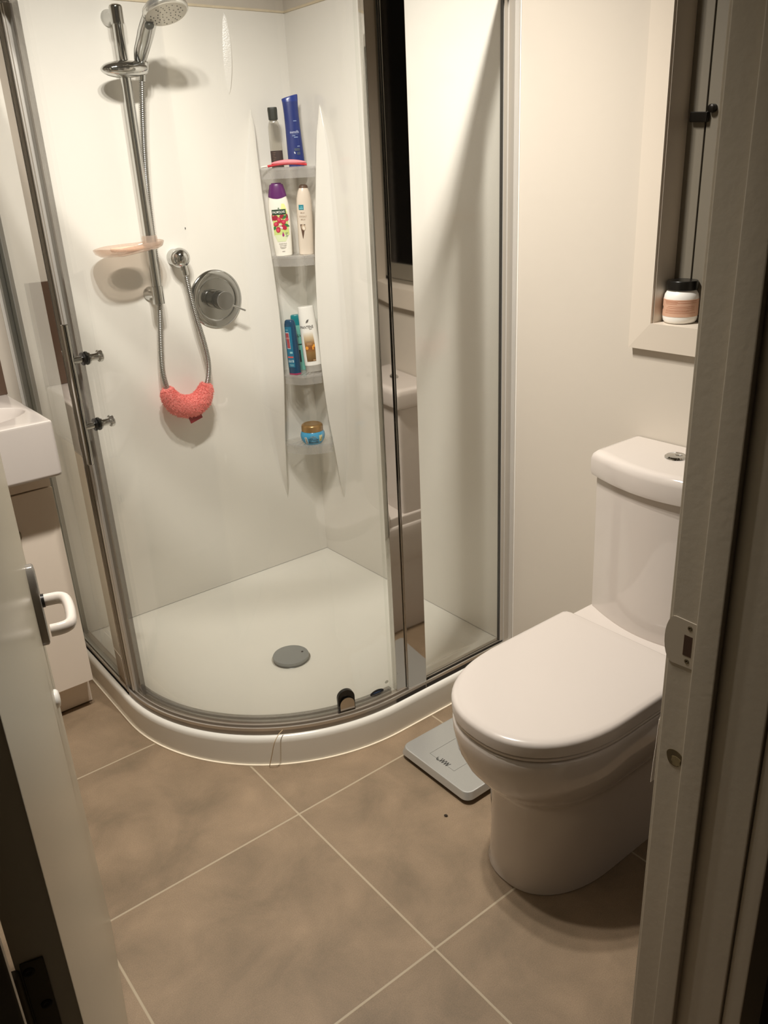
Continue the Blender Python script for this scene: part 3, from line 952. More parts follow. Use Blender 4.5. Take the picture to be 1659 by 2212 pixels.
# amber/clear oil bottle with dark cap
CLB = clear_mat('clear_bottle', (.90, .89, .86), haze=.16, haze_col='#d8d0c2', ior=1.45, rough=.03)
b = Bottle('shampoo_bottle', 'clear bottle with dark square cap and brown label on the top shelf', (1.4805, 2.395, z0),
           [(0, .0175, .0125), (.002, .0192, .014), (.090, .0190, .014), (.118, .0182, .0135), (.130, .0150, .0115), (.137, .0105, .009)], CLB, n=3.0, turn=-4, lean=(0, -1.0),
           group='bottles on the top shower shelf')
b.decal('label_patch', patch(-.0185, .0185, .002, .050), mat('brown_label', '#3a2823', .4, var=.08, vscale=90), eps=.0006)
b.decal('label_print', jv(*[patch(-.012 + .0006 * (i % 2), -.002 - .002 * (i % 3), .044 - .0048 * i, .0455 - .0048 * i, 4, 1) for i in range(8)]), P('#6f5a4c'), eps=.001)
b.part('cap', [(.136, .0115, .0095), (.137, .0138, .0118), (.165, .0148, .0125), (.171, .0140, .0118), (.1715, .012, .010)], mat('olive_black_cap', '#26261c', .4))
b.part('neck_ring', [(.1335, .0105, .0095), (.1365, .0108, .0098)], mat('ring_grey', '#6a655c', .4))
# tall blue bottle
BLUE = mat('royal_blue_plastic', '#132a74', .28, var=.06, vscale=30)
secs = [(0, .023, .014), (.002, .025, .0155), (.03, .0255, .016), (.07, .0245, .0155), (.11, .0232, .0148), (.145, .0228, .0140), (.170, .0232, .0135), (.186, .0242, .0128)]
b = Bottle('shampoo_bottle', 'tall dark blue flat bottle with slanted cap on the top shelf', (1.537, 2.374, z0), secs, BLUE, n=2.2, turn=6, lean=(-3, -1.6),
           group='bottles on the top shower shelf')
cap = [b.ring(.0242, .0128, .186), b.ring(.0248, .0122, .1915)]
top = [(x, y, 0.1990 + .2 * x) for x, y, z in b.ring(.0255, .0114, 0)]
top2 = [(x * .93, y * .85, 0.2010 + .2 * x) for x, y, z in b.ring(.0255, .0114, 0)]
add('slanted_cap', loft([cap[0], cap[1], top, top2]), mat('blue_cap', '#1b3488', .25, var=.03), b.root, local=True, angle=35)
WTX = P('#c3cbe4')
b.text('brand_print', 'sunsilk', .0105, .002, .100, WTX, eps=.0012)
b.decals('label_print', L_(patch(-.006, .003, .0885, .0905, 4, 1), patch(-.001, .011, .0838, .0862, 5, 1), patch(.002, .012, .130, .1322, 5, 1), patch(.006, .014, .058, .0603, 4, 1),
                          patch(-.002, .013, .006, .0088, 6, 1), patch(-.006, .013, .0935, .0942, 6, 1)), P('#8ea0c9'), eps=.0011)
b.decal('label_patch', jv(patch(-.004, .0135, .046, .054, 6, 2), patch(.003, .0135, .0345, .043, 6, 2)), P('#3d4a63'), eps=.0010)
b.decal('label_mark', jv(blob(-.004, .041, .002, .0035, .4)), P('#c8d0dc'), eps=.0012)
# razor lying on the shelf front
rz = thing('razor', 'pink and red razor lying along the front of the top shelf', 'razor', (1.478, 2.344, z0))
A_, B_ = Vector((1.431, 2.376, z0 + .006)), Vector((1.531, 2.309, z0 + .0065))
def rp(t, dz=0, off=0): return A_ + (B_ - A_) * t + Vector((0, 0, dz)) + Vector((-.6, -.8, 0)) * off
add('razor_handle', tube([rp(t, .005 * math.sin(math.pi * t)) for t in [i / 24 for i in range(25)]], [(.0032 + .004 * math.sin(math.pi * min(1, t * 1.05)) ** .8, .0036) for t in [i / 24 for i in range(25)]], 16), mat('red_plastic', '#c8202f', .35), rz)
add('handle_grip', tube([rp(t, .0065 + .004 * math.sin(math.pi * t), .003) for t in [.10 + .88 * i / 20 for i in range(21)]], [(.0014 + .0050 * math.sin(math.pi * i / 20) ** .7, .0014 + .0050 * math.sin(math.pi * i / 20) ** .7) for i in range(21)], 14), mat('pink_rubber', '#f48d96', .5), rz)
add('razor_head', tube([rp(-.17, -.002, .004), rp(-.12, -.001, .002), rp(-.02, 0, 0)], [(.003, .002), (.005, .003), (.0035, .003)], 12), mat('razor_white', '#ece4da', .3), rz)

z1 = SHZ[1] + .0006
WHB = mat('white_bottle_plastic', '#f3eee2', .25, var=.01)
secs = [(0, .0255, .014), (.002, .0275, .016), (.03, .0295, .0175), (.08, .0325, .019), (.12, .0335, .0195), (.145, .0330, .019), (.160, .0305, .018), (.172, .0275, .0165)]
b = Bottle('body_wash_bottle', 'white bottle with purple cap and orchid flower label on second shelf', (1.468, 2.3865, z1), secs, WHB, n=2.2, turn=-3, lean=(-1, -1.5),
           group='bottles on the second shower shelf')
PUR = mat('purple_cap', '#5f1e63', .3, var=.08, vscale=30)
b.root.scale = (1, 1, 1.045)
# cap with a dipped front edge
def capring(z, a, b_, dip=0):
    return [(x, y, z - dip * max(0.0, 1 - (abs(x) / a)) * (1 if y < 0 else .0)) for x, y, q in b.ring(a, b_, z)]
add('cap', loft([capring(.1705, .0285, .0174, .010), capring(.1735, .0288, .0176, .008), capring(.186, .0262, .0165, .002), capring(.196, .0232, .0150), capring(.2035, .0215, .0140), capring(.2055, .0195, .0128)]), PUR, b.root, local=True, angle=40)
add('cap_nozzle', loft([capring(.2055, .016, .0105), capring(.2085, .0158, .0103), capring(.2092, .0145, .009)]), PUR, b.root, local=True, angle=40)
def lshape(v):
    # label outline narrower at the bottom
    z = .030 + .122 * v
    wv = .020 + .0055 * min(1, v * 1.6)
    return (-wv + .001, wv)
b.decal('label_patch', patch(0, 0, .060, .128, 14, 10, lambda v: (-.0225, .0255)), P('#cddb86'), eps=.0006)
b.decal('label_patch', patch(0, 0, .042, .062, 12, 4, lambda v: (-.014 - .008 * v, .012 + .012 * v)), P('#dfe7bb'), eps=.00065)
b.decal('label_patch', patch(0, 0, .127, .150, 10, 6, lambda v: (.006 + .004 * v, .0245 - .006 * v * v)), P('#eef3a2'), eps=.00062)
b.decal('label_patch', patch(-.0225, .0215, .119, .1345, 12, 3), P('#173a26'), eps=.0009)
b.decal('label_mark', jv(blob(-.001, .1375, .0022, .001, 1.1), blob(.001, .1375, .0022, .001, 2.0)), P('#2e6a3c'), eps=.0012)
b.text('brand_print', 'PALMOLIVE', .0098, -.001, .1265, P('#f3f3ea'), eps=.0014, sx=.78)
RED = P('#b8213d')
b.decal('flower_petals', jv(blob(-.014, .111, .0095, .0075, .3), blob(.010, .113, .010, .006, -.2), blob(.023, .112, .004, .009), blob(-.0225, .112, .002, .010)), P('#a01f36'), eps=.0010)
b.decal('flower_petals', jv(blob(-.002, .104, .0068, .0085, .2), blob(-.0125, .093, .0085, .0068, .2), blob(.0105, .098, .008, .0068, -.5), blob(-.008, .077, .0072, .0085, -.2), blob(.011, .083, .0095, .0068, -.6)), RED, eps=.0016)
b.decal('flower_petals', jv(blob(-.003, .106, .004, .005, .2), blob(-.014, .094, .005, .004, .2), blob(.011, .099, .0045, .004, -.5), blob(-.009, .076, .004, .005, -.2), blob(.022, .104, .006, .004, .4)), P('#d94a63'), eps=.0019)
b.decal('leaves', jv(blob(.016, .112, .009, .0035, .6, pointed=.6), blob(.019, .088, .010, .0042, -.35, pointed=.6), blob(-.018, .083, .007, .004, 1.1, pointed=.6)), P('#2f7a3d'), eps=.0013)
b.decal('flower_throat', jv(blob(-.001, .0905, .0028, .0028), blob(.0015, .084, .0035, .0045, .3), blob(.005, .081, .002, .003, -.4)), P('#f3d5d8'), eps=.0022)
b.decal('flower_throat', jv(blob(-.0005, .0875, .0012, .0018), blob(.003, .0865, .0012, .0012)), P('#7c1230'), eps=.0024)
b.decal('droplet', jv(blob(.006, .0605, .0034, .0042), patch(0, 0, .0625, .0705, 4, 4, lambda v: (.006 - .0028 * (1 - v) ** .8, .006 + .0028 * (1 - v) ** .8))), P('#a5277d'), eps=.0013)
GTX = P('#a59c96')
b.decal('label_print', jv(*[patch(.013 + .001 * (i % 2), .022 - .002 * (i % 3), .066 - .0027 * i, .0672 - .0027 * i, 4, 1) for i in range(5)]), P('#7f8a72'), eps=.0012)
b.text('label_print', 'IRRESISTIBLE', .0052, .0015, .0355, GTX, sx=.85)
b.text('label_print', 'SOFTNESS', .0052, .0015, .0298, GTX, sx=.9)
b.decals('label_print', L_(patch(-.009, .011, .0245, .0255, 6, 1), patch(-.006, .008, .0218, .0227, 6, 1), patch(-.003, .006, .0125, .0143, 4, 1)), GTX, eps=.0011)
# pearl beige bottle
PEARL = mat('pearl_beige_plastic', '#e2d4c3', .22, var=.05, vscale=25, coat=.4)
secs = [(0, .021, .014), (.002, .023, .0155), (.05, .0235, .017), (.10, .0240, .018), (.145, .0240, .018), (.165, .0225, .017), (.182, .0185, .0145), (.192, .0145, .0115), (.1955, .0125, .010)]
b = Bottle('body_wash_bottle', 'pearly beige bottle with brown top and teal label on second shelf', (1.5325, 2.352, z1), secs, PEARL, n=2.1, turn=10, lean=(1, 1.5),
           group='bottles on the second shower shelf')
b.root.scale = (1.04, 1, 1.03)
b.part('cap', [(.193, .0135, .0108), (.1965, .0138, .0110), (.2015, .0118, .0095), (.2040, .0075, .006), (.2045, .002, .002)], mat('brown_cap', '#6a4f3c', .4))
b.decal('label_patch', patch(-.0195, -.0055, .132, .1465, 8, 3), P('#1f8596'), eps=.0009)
b.decal('label_mark', jv(patch(-.0178, -.0075, .1345, .1375, 5, 1), patch(-.015, -.009, .1395, .1415, 4, 1)), P('#7cc3cb'), eps=.0013)
b.decal('label_patch', patch(0, 0, .048, .090, 8, 6, lambda v: (-.0115 - .0065 * v, -.0105 + .0075 * v)), P('#5d4030'), eps=.0009)
b.decal('label_mark', jv(blob(-.0085, .081, .0062, .0092, .3)), P('#c9b39b'), eps=.0012)
b.decal('label_mark', jv(blob(-.0078, .079, .0034, .0058, .3)), P('#efe3d2'), eps=.0015)
TAU = P('#b39c86')
b.text('label_print', 'MILK', .0055, -.0095, .1235, TAU)
b.text('label_print', 'COCONUT', .0062, -.0085, .1125, TAU, sx=.7)
b.text('label_print', 'MILK', .0062, -.0085, .104, TAU)

z2 = SHZ[2] + .0006
TEALD = mat('deep_teal_plastic', '#0e3f5f', .25, var=.08, vscale=40)
secs = [(0, .0185, .0125), (.0015, .0205, .0142), (.006, .021, .0148), (.06, .0215, .0155), (.13, .0210, .0150), (.165, .0195, .0142), (.178, .0165, .0125), (.182, .012, .009)]
b = Bottle('shampoo_bottle', 'dark teal bottle standing upside down with red label on third shelf', (1.4645, 2.3755, z2), secs, TEALD, n=2.6, turn=-42, lean=(-1, -3),
           group='bottles on the third shower shelf')
b.part('base_ring', [(0, .0190, .0130), (.0012, .0210, .0147), (.0045, .0213, .0151), (.0050, .0211, .0149)], mat('magenta_cap', '#b02058', .35))
b.decal('label_patch', patch(-.0125, .0145, .026, .160, 12, 12), P('#0f6c8c'), eps=.0007)
b.decal('label_patch', patch(0, 0, .088, .142, 6, 8, lambda v: (-.011 + .003 * (1 - v), .0045 + .002 * (1 - v))), P('#c9d6da'), eps=.0010)
b.decal('label_patch', patch(0, 0, .090, .140, 6, 8, lambda v: (-.010 + .003 * (1 - v), .0035 + .002 * (1 - v))), P('#a03a42'), eps=.0013)
b.text('label_print', 'repair', .0085, -.003, .122, P('#d7a9a4'), flip=True, eps=.0017)
b.decal('label_patch', patch(-.0105, .0125, .0575, .0625, 8, 2), P('#d2564f'), eps=.0011)
b.text('brand_print', 'ELVIVE', .0112, .0015, .047, P('#dfeef0'), flip=True, eps=.0014, sx=.72)
b.decals('label_print', L_(patch(.001, .012, .072, .0785, 5, 2), patch(-.009, .003, .149, .1505, 5, 1), patch(-.006, .0115, .034, .0355, 5, 1), patch(-.004, .0115, .0305, .032, 5, 1)), P('#8fc2cc'), eps=.0012)
TEALG = mat('aqua_plastic', '#6fb0a2', .28, var=.05, vscale=30)
secs = [(0, .021, .0125), (.002, .0225, .014), (.08, .0235, .0148), (.145, .0225, .0142), (.156, .0200, .013)]
b = Bottle('shampoo_bottle', 'aqua green bottle behind the white and teal bottles on third shelf', (1.5215, 2.4185, z2), secs, TEALG, n=2.5, turn=4, lean=(0, -2),
           group='bottles on the third shower shelf')
b.part('cap', [(.154, .0205, .0133), (.155, .0212, .0138), (.176, .0205, .0132), (.186, .0195, .0128), (.188, .017, .011)], mat('teal_cap', '#0f7f86', .3, var=.05))
b.text('brand_print', 'ELVIVE', .013, .0060, .119, P('#15342f'), sx=.8)
b.decal('label_patch', jv(patch(-.019, .012, .088, .0915, 8, 1), patch(-.013, .000, .030, .071, 6, 5)), P('#20393d'), eps=.0010)
# white bottle with brown-gold label
secs = [(.0225, .0285, .0172), (.024, .0300, .0185), (.06, .0302, .0190), (.15, .0290, .0182), (.214, .0272, .0172), (.2185, .0252, .0158), (.219, .0235, .0145)]
b = Bottle('conditioner_bottle', 'white bottle with brown gold label at right of third shelf', (1.5345, 2.3640, z2), secs, mat('white_gloss_plastic', '#f4f1ea', .2, var=.01), n=2.2, turn=4, lean=(-2, -3.5),
           group='bottles on the third shower shelf')
b.part('foot_cap', [(0, .0265, .0160), (.001, .0280, .0172), (.0220, .0285, .0175), (.0230, .0270, .0165)], mat('pearl_grey_cap', '#b3aea6', .2, .2, var=.04))
GOLDG = bpy.data.materials.new('brown_gold_label')
GOLDG.use_nodes = True
nt = GOLDG.node_tree
tcn = nt.nodes.new('ShaderNodeTexCoord'); sx_ = nt.nodes.new('ShaderNodeSeparateXYZ'); cr_ = nt.nodes.new('ShaderNodeValToRGB'); mr_ = nt.nodes.new('ShaderNodeMapRange')
nt.links.new(tcn.outputs['Object'], sx_.inputs[0]); nt.links.new(sx_.outputs[2], mr_.inputs[0]); nt.links.new(mr_.outputs[0], cr_.inputs[0])
nt.links.new(cr_.outputs[0], nt.nodes['Principled BSDF'].inputs['Base Color'])
mr_.inputs[1].default_value = .037; mr_.inputs[2].default_value = .137
e = cr_.color_ramp.elements
e[0].position = 0; e[0].color = lin('#6a4c25'); e[1].position = 1.0; e[1].color = lin('#f4f1ea')
for p_, c_ in ((.30, '#8c6a3a'), (.45, '#8a4a1c'), (.62, '#a47a49'), (.82, '#d6c2a0')):
    q = e.new(p_); q.color = lin(c_)
nt.nodes['Principled BSDF'].inputs['Roughness'].default_value = .3
b.decal('label_patch', patch(0, 0, .037, .137, 12, 14, lambda v: (-.0205 - .001 * v, .0095 + .0030 * math.sin(math.pi * min(1, v * .9)))), GOLDG, eps=.0008)
b.text('brand_print', 'PANTENE', .0125, -.0055, .152, P('#4a4744'), eps=.0013, sx=.78)
b.decal('label_print', patch(.001, .010, .1442, .1455, 4, 1), P('#77706a'), eps=.0012)
b.decal('label_print', patch(-.0155, .002, .1030, .1043, 6, 1), P('#77706a'), eps=.0012)
for q_, (bx_, bz_) in enumerate(((-.0045, .171), (-.002, .1716), (.0004, .1722))):
    b.decal('label_mark', blob(bx_, bz_, .0011, .0062, -.5), P('#5d5a57'), eps=.0012)
b.decal('label_mark', blob(-.0152, .083, .0050, .0056), P('#f0a030'), eps=.0013)
b.decal('label_mark', join(patch(.0025, .0070, .0765, .0885, 3, 3), patch(.0065, .0118, .0845, .0930, 3, 3)), P('#f0a030'), eps=.0013)
b.decal('label_print', patch(-.0140, .0025, .0968, .0980, 5, 1), P('#caa27e'), eps=.0013)
b.decal('label_print', patch(-.0140, .0025, .0932, .0944, 5, 1), P('#caa27e'), eps=.0013)
b.decal('label_print', patch(.000, .009, .039, .042, 4, 1), P('#caa27e'), eps=.0013)

z3 = SHZ[3] + .0006
JB = mat('sky_blue_plastic', '#49a9d8', .22, var=.03)
secs = [(0, .026, .026), (.001, .0300, .0300), (.006, .0350, .0350), (.016, .0408, .0408), (.028, .0432, .0432), (.036, .0424, .0424), (.044, .0385, .0385), (.047, .036, .036)]
b = Bottle('hair_mask_jar', 'round sky blue jar with gold lid on the lowest shelf', (1.5035, 2.3605, z3), secs, JB, n=2.0, turn=0, cat='jar')
b.part('lid', [(.0455, .0360, .0360), (.0465, .0380, .0380), (.062, .0378, .0378), (.067, .0362, .0362), (.0702, .0315, .0315), (.0710, .026, .026), (.0700, .024, .024), (.0703, .002, .002)], mat('gold_lid', '#b08a55', .28, .55, var=.05))
b.text('brand_print', 'Whole', .0135, .0005, .0228, P('#14262c'), sx=.95)
b.text('brand_print', 'Blends', .0135, .001, .0128, P('#14262c'), sx=.95)
b.decal('label_patch', patch(0, 0, .0290, .0360, 8, 3, lambda v: (-.0118 + .005 * v * v, .0118 - .005 * v * v)), P('#7ba9c2'), eps=.0009)
b.decal('label_mark', jv(patch(-.0035, .0035, .0340, .0350, 4, 1), patch(-.010, .010, .0300, .0312, 5, 1)), P('#31646f'), eps=.0013)
b.decal('label_patch', patch(0, 0, .006, .0315, 4, 6, lambda v: (-.0290 + .004 * (1 - v), -.0215 + .004 * (1 - v))), P('#ece6dc'), eps=.0009)
b.decal('label_print', jv(*[patch(-.0272 + .004 * (1 - i / 8), -.0235 + .004 * (1 - i / 8), .0075 + .0026 * i, .0088 + .0026 * i, 3, 1) for i in range(9)]), P('#5a4a46'), eps=.0013)
b.decal('label_patch', patch(0, 0, .013, .036, 5, 6, lambda v: (.0215, .0330 - .004 * (1 - v))), P('#e3dcae'), eps=.0009)
b.decal('label_mark', jv(blob(.0265, .0195, .0035, .003, .4), blob(.030, .026, .002, .004)), P('#b7ad55'), eps=.0013)

# ================================================================== TOILET
TY = .9345
def dshape(xf, L, hw, xb, n=2.3, k=30, yc=TY, rb=0.012):
    """D outline: rounded front at x=xf, straight sides, flat back at xb"""
    P_ = [(xb, yc + hw - rb), (xb - rb * .3, yc + hw - rb * .3), (xb - rb, yc + hw)]
    xs = xf + L
    for i in range(1, 4):
        P_.append((xb - rb + (xs - xb + rb) * i / 4, yc + hw))
    for i in range(k + 1):
        a = math.pi / 2 + math.pi * i / k
        c_, s_ = math.cos(a), math.sin(a)
        P_.append((xs - L * abs(c_) ** (2 / n), yc + hw * abs(s_) ** (2 / n) * (1 if s_ >= 0 else -1)))
    for i in range(3, 0, -1):
        P_.append((xb - rb + (xs - xb + rb) * i / 4, yc - hw))
    P_ += [(xb - rb, yc - hw), (xb - rb * .3, yc - hw + rb * .3), (xb, yc - hw + rb)]
    return P_
def dsec(z, *a, **k): return [(x, y, z) for x, y in dshape(*a, **k)]
toi = thing('toilet', 'white close-coupled toilet with closed lid against right wall', 'toilet', (1.25, TY, 0))
xb = XW - .002
add('toilet_bowl', loft([dsec(0, .990, .20, .128, xb), dsec(.004, .988, .20, .1295, xb), dsec(.012, .990, .20, .127, xb), dsec(.10, .994, .20, .1255, xb), dsec(.19, .992, .20, .127, xb), dsec(.225, .987, .20, .130, xb),
                         dsec(.243, .980, .205, .134, xb), dsec(.257, .966, .21, .142, xb), dsec(.275, .948, .22, .1525, xb), dsec(.30, .930, .23, .1635, xb), dsec(.335, .915, .235, .172, xb),
                         dsec(.37, .9085, .235, .1755, xb), dsec(.392, .907, .235, .1765, xb), dsec(.400, .909, .235, .175, xb), dsec(.404, .914, .235, .171, xb)]), CERAM, toi, angle=60)
add('pan_deck', box(1.345, xb, TY - .172, TY + .172, .395, .4345, .006, 3), CERAM, toi, angle=50)
add('toilet_seat', loft([dsec(.4065, .914, .235, .170, 1.372), dsec(.4085, .9085, .237, .1745, 1.372), dsec(.4135, .908, .237, .175, 1.372), dsec(.416, .911, .237, .172, 1.372)]), SEATM, toi, angle=50)
add('toilet_lid', loft([dsec(.4175, .909, .238, .174, 1.371), dsec(.419, .9055, .24, .177, 1.372), dsec(.440, .9045, .24, .178, 1.372), dsec(.4465, .9065, .24, .1762, 1.3715), dsec(.4505, .9115, .24, .1725, 1.370),
                        dsec(.4525, .922, .235, .164, 1.366), dsec(.4538, .96, .22, .13, 1.345), dsec(.4545, 1.04, .16, .07, 1.28)]), SEATM, toi, angle=50)
def cist(z, d, ins=0.0):
    """bowed-front cistern outline; d depth at the sides"""
    P_ = []
    y0, y1 = .758 + ins, 1.112 - ins
    xs = XW - d
    r = .016
    P_ += [(XW - .002, y1), (xs + r, y1), (xs + r * .35, y1 - r * .2), (xs + .002, y1 - r * .9)]
    for i in range(1, 16):
        t = i / 16
        y = y1 - r + (y0 + r - y1 + r) * t
        P_.append((xs - .034 * math.sin(math.pi * t), y))
    P_ += [(xs + .002, y0 + r * .9), (xs + r * .35, y0 + r * .2), (xs + r, y0), (XW - .002, y0)]
    return [(x, y, z) for x, y in P_]
add('cistern', loft([cist(.433, .143, .014), cist(.44, .1445, .012), cist(.60, .1455, .011), cist(.775, .147, .009)]), CERAM, toi, angle=40)
lid = add('cistern_lid', loft([cist(.771, .150, .008), cist(.774, .157, .002), cist(.783, .159, 0), cist(.812, .160, 0), cist(.824, .157, .003), cist(.830, .150, .009), cist(.832, .138, .02)]), CERAM, toi, angle=50)
bt = add('flush_button', lathe((1.519, .948, .8315), (0, 0, 1), [(0, .0245), (.003, .0240), (.0055, .0205), (.0045, .0185), (.0048, .0175), (.0062, .010), (.0060, .001)], 36), CHROME, lid)
add('half_flush_button', lathe((1.525, .945, .8365), (0, 0, 1), [(0, .0085), (.0022, .008), (.003, .006), (.003, .001)], 24), CHROME, bt)

# ================================================================== SCALE
sc = thing('bathroom_scale', 'silver bathroom scale on the floor beside the toilet pan', 'scale', (1.24, 1.278, 0))
def rrect(x0, x1, y0, y1, r, k=6):
    out = []
    for cx_, cy_, a0 in ((x1 - r, y1 - r, 0), (x0 + r, y1 - r, 90), (x0 + r, y0 + r, 180), (x1 - r, y0 + r, 270)):
        for i in range(k + 1):
            a = rad(a0 + 90 * i / k)
            out.append((cx_ + r * math.cos(a), cy_ + r * math.sin(a)))
    return out
X0, X1, Y0, Y1 = 1.082, 1.395, 1.148, 1.406
def rs(ins, z, r=.022): return [(x, y, z) for x, y in rrect(X0 + ins, X1 - ins, Y0 + ins, Y1 - ins, r)]
add('scale_body', loft([rs(.010, .0120), rs(.003, .0125), rs(0, .0145), rs(.004, .030), rs(.0055, .0328), rs(.0085, .034)]), SILVER, sc, angle=35)
add('scale_base', loft([rs(.012, 0.0), rs(.010, .0125)]), BLACKP, sc)
DL = mat('scale_line', '#77776f', .5)
px0, px1, py0, py1 = 1.121, 1.26, 1.236, 1.328
t_ = .0007
add('panel_outline', join(box(px0, px1, py0, py0 + t_, .0339, .0344), box(px0, px1, py1 - t_, py1, .0339, .0344), box(px0, px0 + t_, py0, py1, .0339, .0344), box(px1 - t_, px1, py0, py1, .0339, .0344)), DL, sc, smooth=False)
tv, tff = text_mesh('WW', .022, shear=.12)
logo = [(1.1245 + p[1] * 1.0, 1.2765 - p[0] * .68, .0345) for p in tv]
BK = mat('scale_print', '#22201d', .5)
add('logo_print', (logo, tff), BK, sc, smooth=False)
sw = []
for r_, th, a0, a1 in ((.0090, .0022, 60, 250), (.0056, .0015, 70, 240)):
    A = [(1.1265 + (r_) * math.cos(rad(a0 + (a1 - a0) * i / 16)), 1.2960 + r_ * .8 * math.sin(rad(a0 + (a1 - a0) * i / 16))) for i in range(17)]
    B = [(1.1265 + (r_ - th * math.sin(math.pi * i / 16)) * math.cos(rad(a0 + (a1 - a0) * i / 16)), 1.2960 + (r_ - th * math.sin(math.pi * i / 16)) * .8 * math.sin(rad(a0 + (a1 - a0) * i / 16))) for i in range(17)]
    M_ = A + B[::-1]
    sw.append(([(x, y, .0345) for x, y in M_], [(i, i + 1, 32 - i, 33 - i) for i in range(16)]))
add('logo_swirl', join(*sw), BK, sc, smooth=False)
# crumb
tag(add('dirt_crumb', ellipsoid((1.025, 1.162, .0022), .0036, .0048, .0022, Matrix.Rotation(.6, 3, 'Z'), 9, 6), mat('crumb', '#2a1d10', .8, var=.3, vscale=400)),
    'tiny dark crumb on the floor tile beside the scale', 'crumb')

# ================================================================== VANITY, BASIN, MIRROR
bx0, bx1, by0 = .085, .566, 2.074
bas = thing('basin', 'white square-edged basin on the vanity by the shower', 'basin', (.32, 2.27, .755))
def rr3(x0, x1, y0, y1, r, z, k=6): return [(x, y, z) for x, y in rrect(x0, x1, y0, y1, r, k)]
yb_ = YW - .002
cxb, cyb = .326, 2.243
def oval_in(a, b_, z, k=28):
    # same count as the outline (4*(6+1)=28), matching corner order starting at +x side
    return [(cxb + a * math.cos(rad(360 * (i - 3) / 28 + 45)), cyb + b_ * math.sin(rad(360 * (i - 3) / 28 + 45)), z) for i in range(k)]
add('basin_bowl', loft([rr3(bx0 + .02, bx1 - .006, by0 + .012, yb_, .012, .753), rr3(bx0 + .01, bx1 - .001, by0 + .003, yb_, .012, .757), rr3(bx0 + .008, bx1, by0, yb_, .012, .765),
                        rr3(bx0, bx1 + .0, by0 + .001, yb_, .010, .893), rr3(bx0 + .001, bx1 - .002, by0 + .002, yb_, .009, .898), rr3(bx0 + .004, bx1 - .006, by0 + .006, yb_ - .002, .008, .900),
                        oval_in(.224, .116, .8995), oval_in(.220, .112, .8965), oval_in(.209, .103, .884), oval_in(.175, .084, .84), oval_in(.12, .056, .80), oval_in(.03, .02, .788)]), CERAM, bas, angle=50)
van = thing('vanity_cabinet', 'cream wall vanity cabinet under the white basin', 'vanity', (.32, 2.3, 0))
add('carcass', box(.10, .553, 2.185, YW - .002, .10, .753), VANM, van, smooth=False)
add('top_rail', box(.10, .5535, 2.166, 2.186, .706, .753, .0008), VANM, van)
cdoor = add('cabinet_door', box(.10, .5545, 2.163, 2.184, .103, .7025, .001), VANM, van)
hp_ = [(.415, .586), (.452, .586), (.456, .592), (.456, .606), (.450, .613), (.441, .613), (.435, .607), (.434, .600), (.415, .600)]
add('pull_handle', loft([[(x - .005, 2.163, z) for x, z in hp_], [(x - .005, 2.150, z) for x, z in hp_]]), mat('pull_grey', '#6e6350', .4, .6), cdoor)
add('toe_kick', box(.115, .5545, 2.218, YW - .002, .004, .10), VANM, van, smooth=False)
tag(add('splashback', box(.05, .5655, YW - .0085, YW + .003, .9005, 1.19, .001), mat('brown_splashback', '#5f4c3f', .22, var=.06, vscale=12)),
    'dark brown splashback panel on the wall behind the basin', 'splashback')

# ================================================================== OPEN DOOR
TH = rad(75.6)
A0 = Vector((.077, .563, 0))
du = Vector((math.cos(TH), math.sin(TH), 0))          # hinge -> latch
dn = Vector((math.sin(TH), -math.cos(TH), 0))         # face normal (room / camera side)
DM = Matrix(((du.x, dn.x, 0, A0.x), (du.y, dn.y, 0, A0.y), (0, 0, 1, 0), (0, 0, 0, 1)))
dor = thing('door_1', 'glossy white door standing open at the left with lever handle', 'door', tuple(A0), kind='structure')
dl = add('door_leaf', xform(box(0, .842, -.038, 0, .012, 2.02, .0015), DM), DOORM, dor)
HNDL = mat('handle_enamel', '#cfc6bd', .16, var=.02)
HDARK = HNDL
zc = .803
pp = [(.775 + .021 * math.cos(a), .797 + .074 * math.sin(a)) for a in [2 * math.pi * k / 40 for k in range(40)]]
pp = [(.775 + .020 * (abs(math.cos(a)) ** .7) * (1 if math.cos(a) > 0 else -1), .797 + .074 * (abs(math.sin(a)) ** .8) * (1 if math.sin(a) > 0 else -1)) for a in [2 * math.pi * k / 40 for k in range(40)]]
def sz(poly, n_): return [(s, n_, z) for s, z in poly]
hpl = add('handle_plate', xform(loft([sz(pp, 0), sz(pp, .009), sz(shrink(pp, .96), .0115), sz(shrink(pp, .85), .0125)]), DM), mat('shaded_plate', '#7d7871', .2, .2, var=.03), dl)  # darker than the lever: the plate's shaded side is put into its colour
lev = catmull([(.775, .010, zc), (.775, .028, zc), (.773, .040, zc), (.764, .0485, zc - .001), (.74, .052, zc - .002), (.705, .0525, zc - .003), (.683, .050, zc - .004), (.674, .043, zc - .004), (.671, .032, zc - .004), (.671, .020, zc - .004)], 6)
add('lever', xform(tube(lev, [(.0085, .0105)] * len(lev), 16), DM), HNDL, hpl, angle=60)
add('lever_collar', xform(cyl((.775, .012, zc), (.775, .017, zc), .0115, 20), DM), BLACKP, hpl)
add('privacy_button', xform(lathe((.752, .0, .629), (0, 1, 0), [(0, .0165), (.003, .0162), (.0062, .013), (.0075, .006), (.0077, .001)], 28), DM), WHITEPL, dl)
# mirrored lever on the far side of the door
pl2 = add('handle_plate', xform(loft([sz(pp, -.038), sz(pp, -.047), sz(shrink(pp, .9), -.050)]), DM), HNDL, dl)
add('lever', xform(tube([(s, -.038 - n_, z) for s, n_, z in lev], [(.0085, .0105)] * len(lev), 16), DM), HNDL, pl2, angle=60)
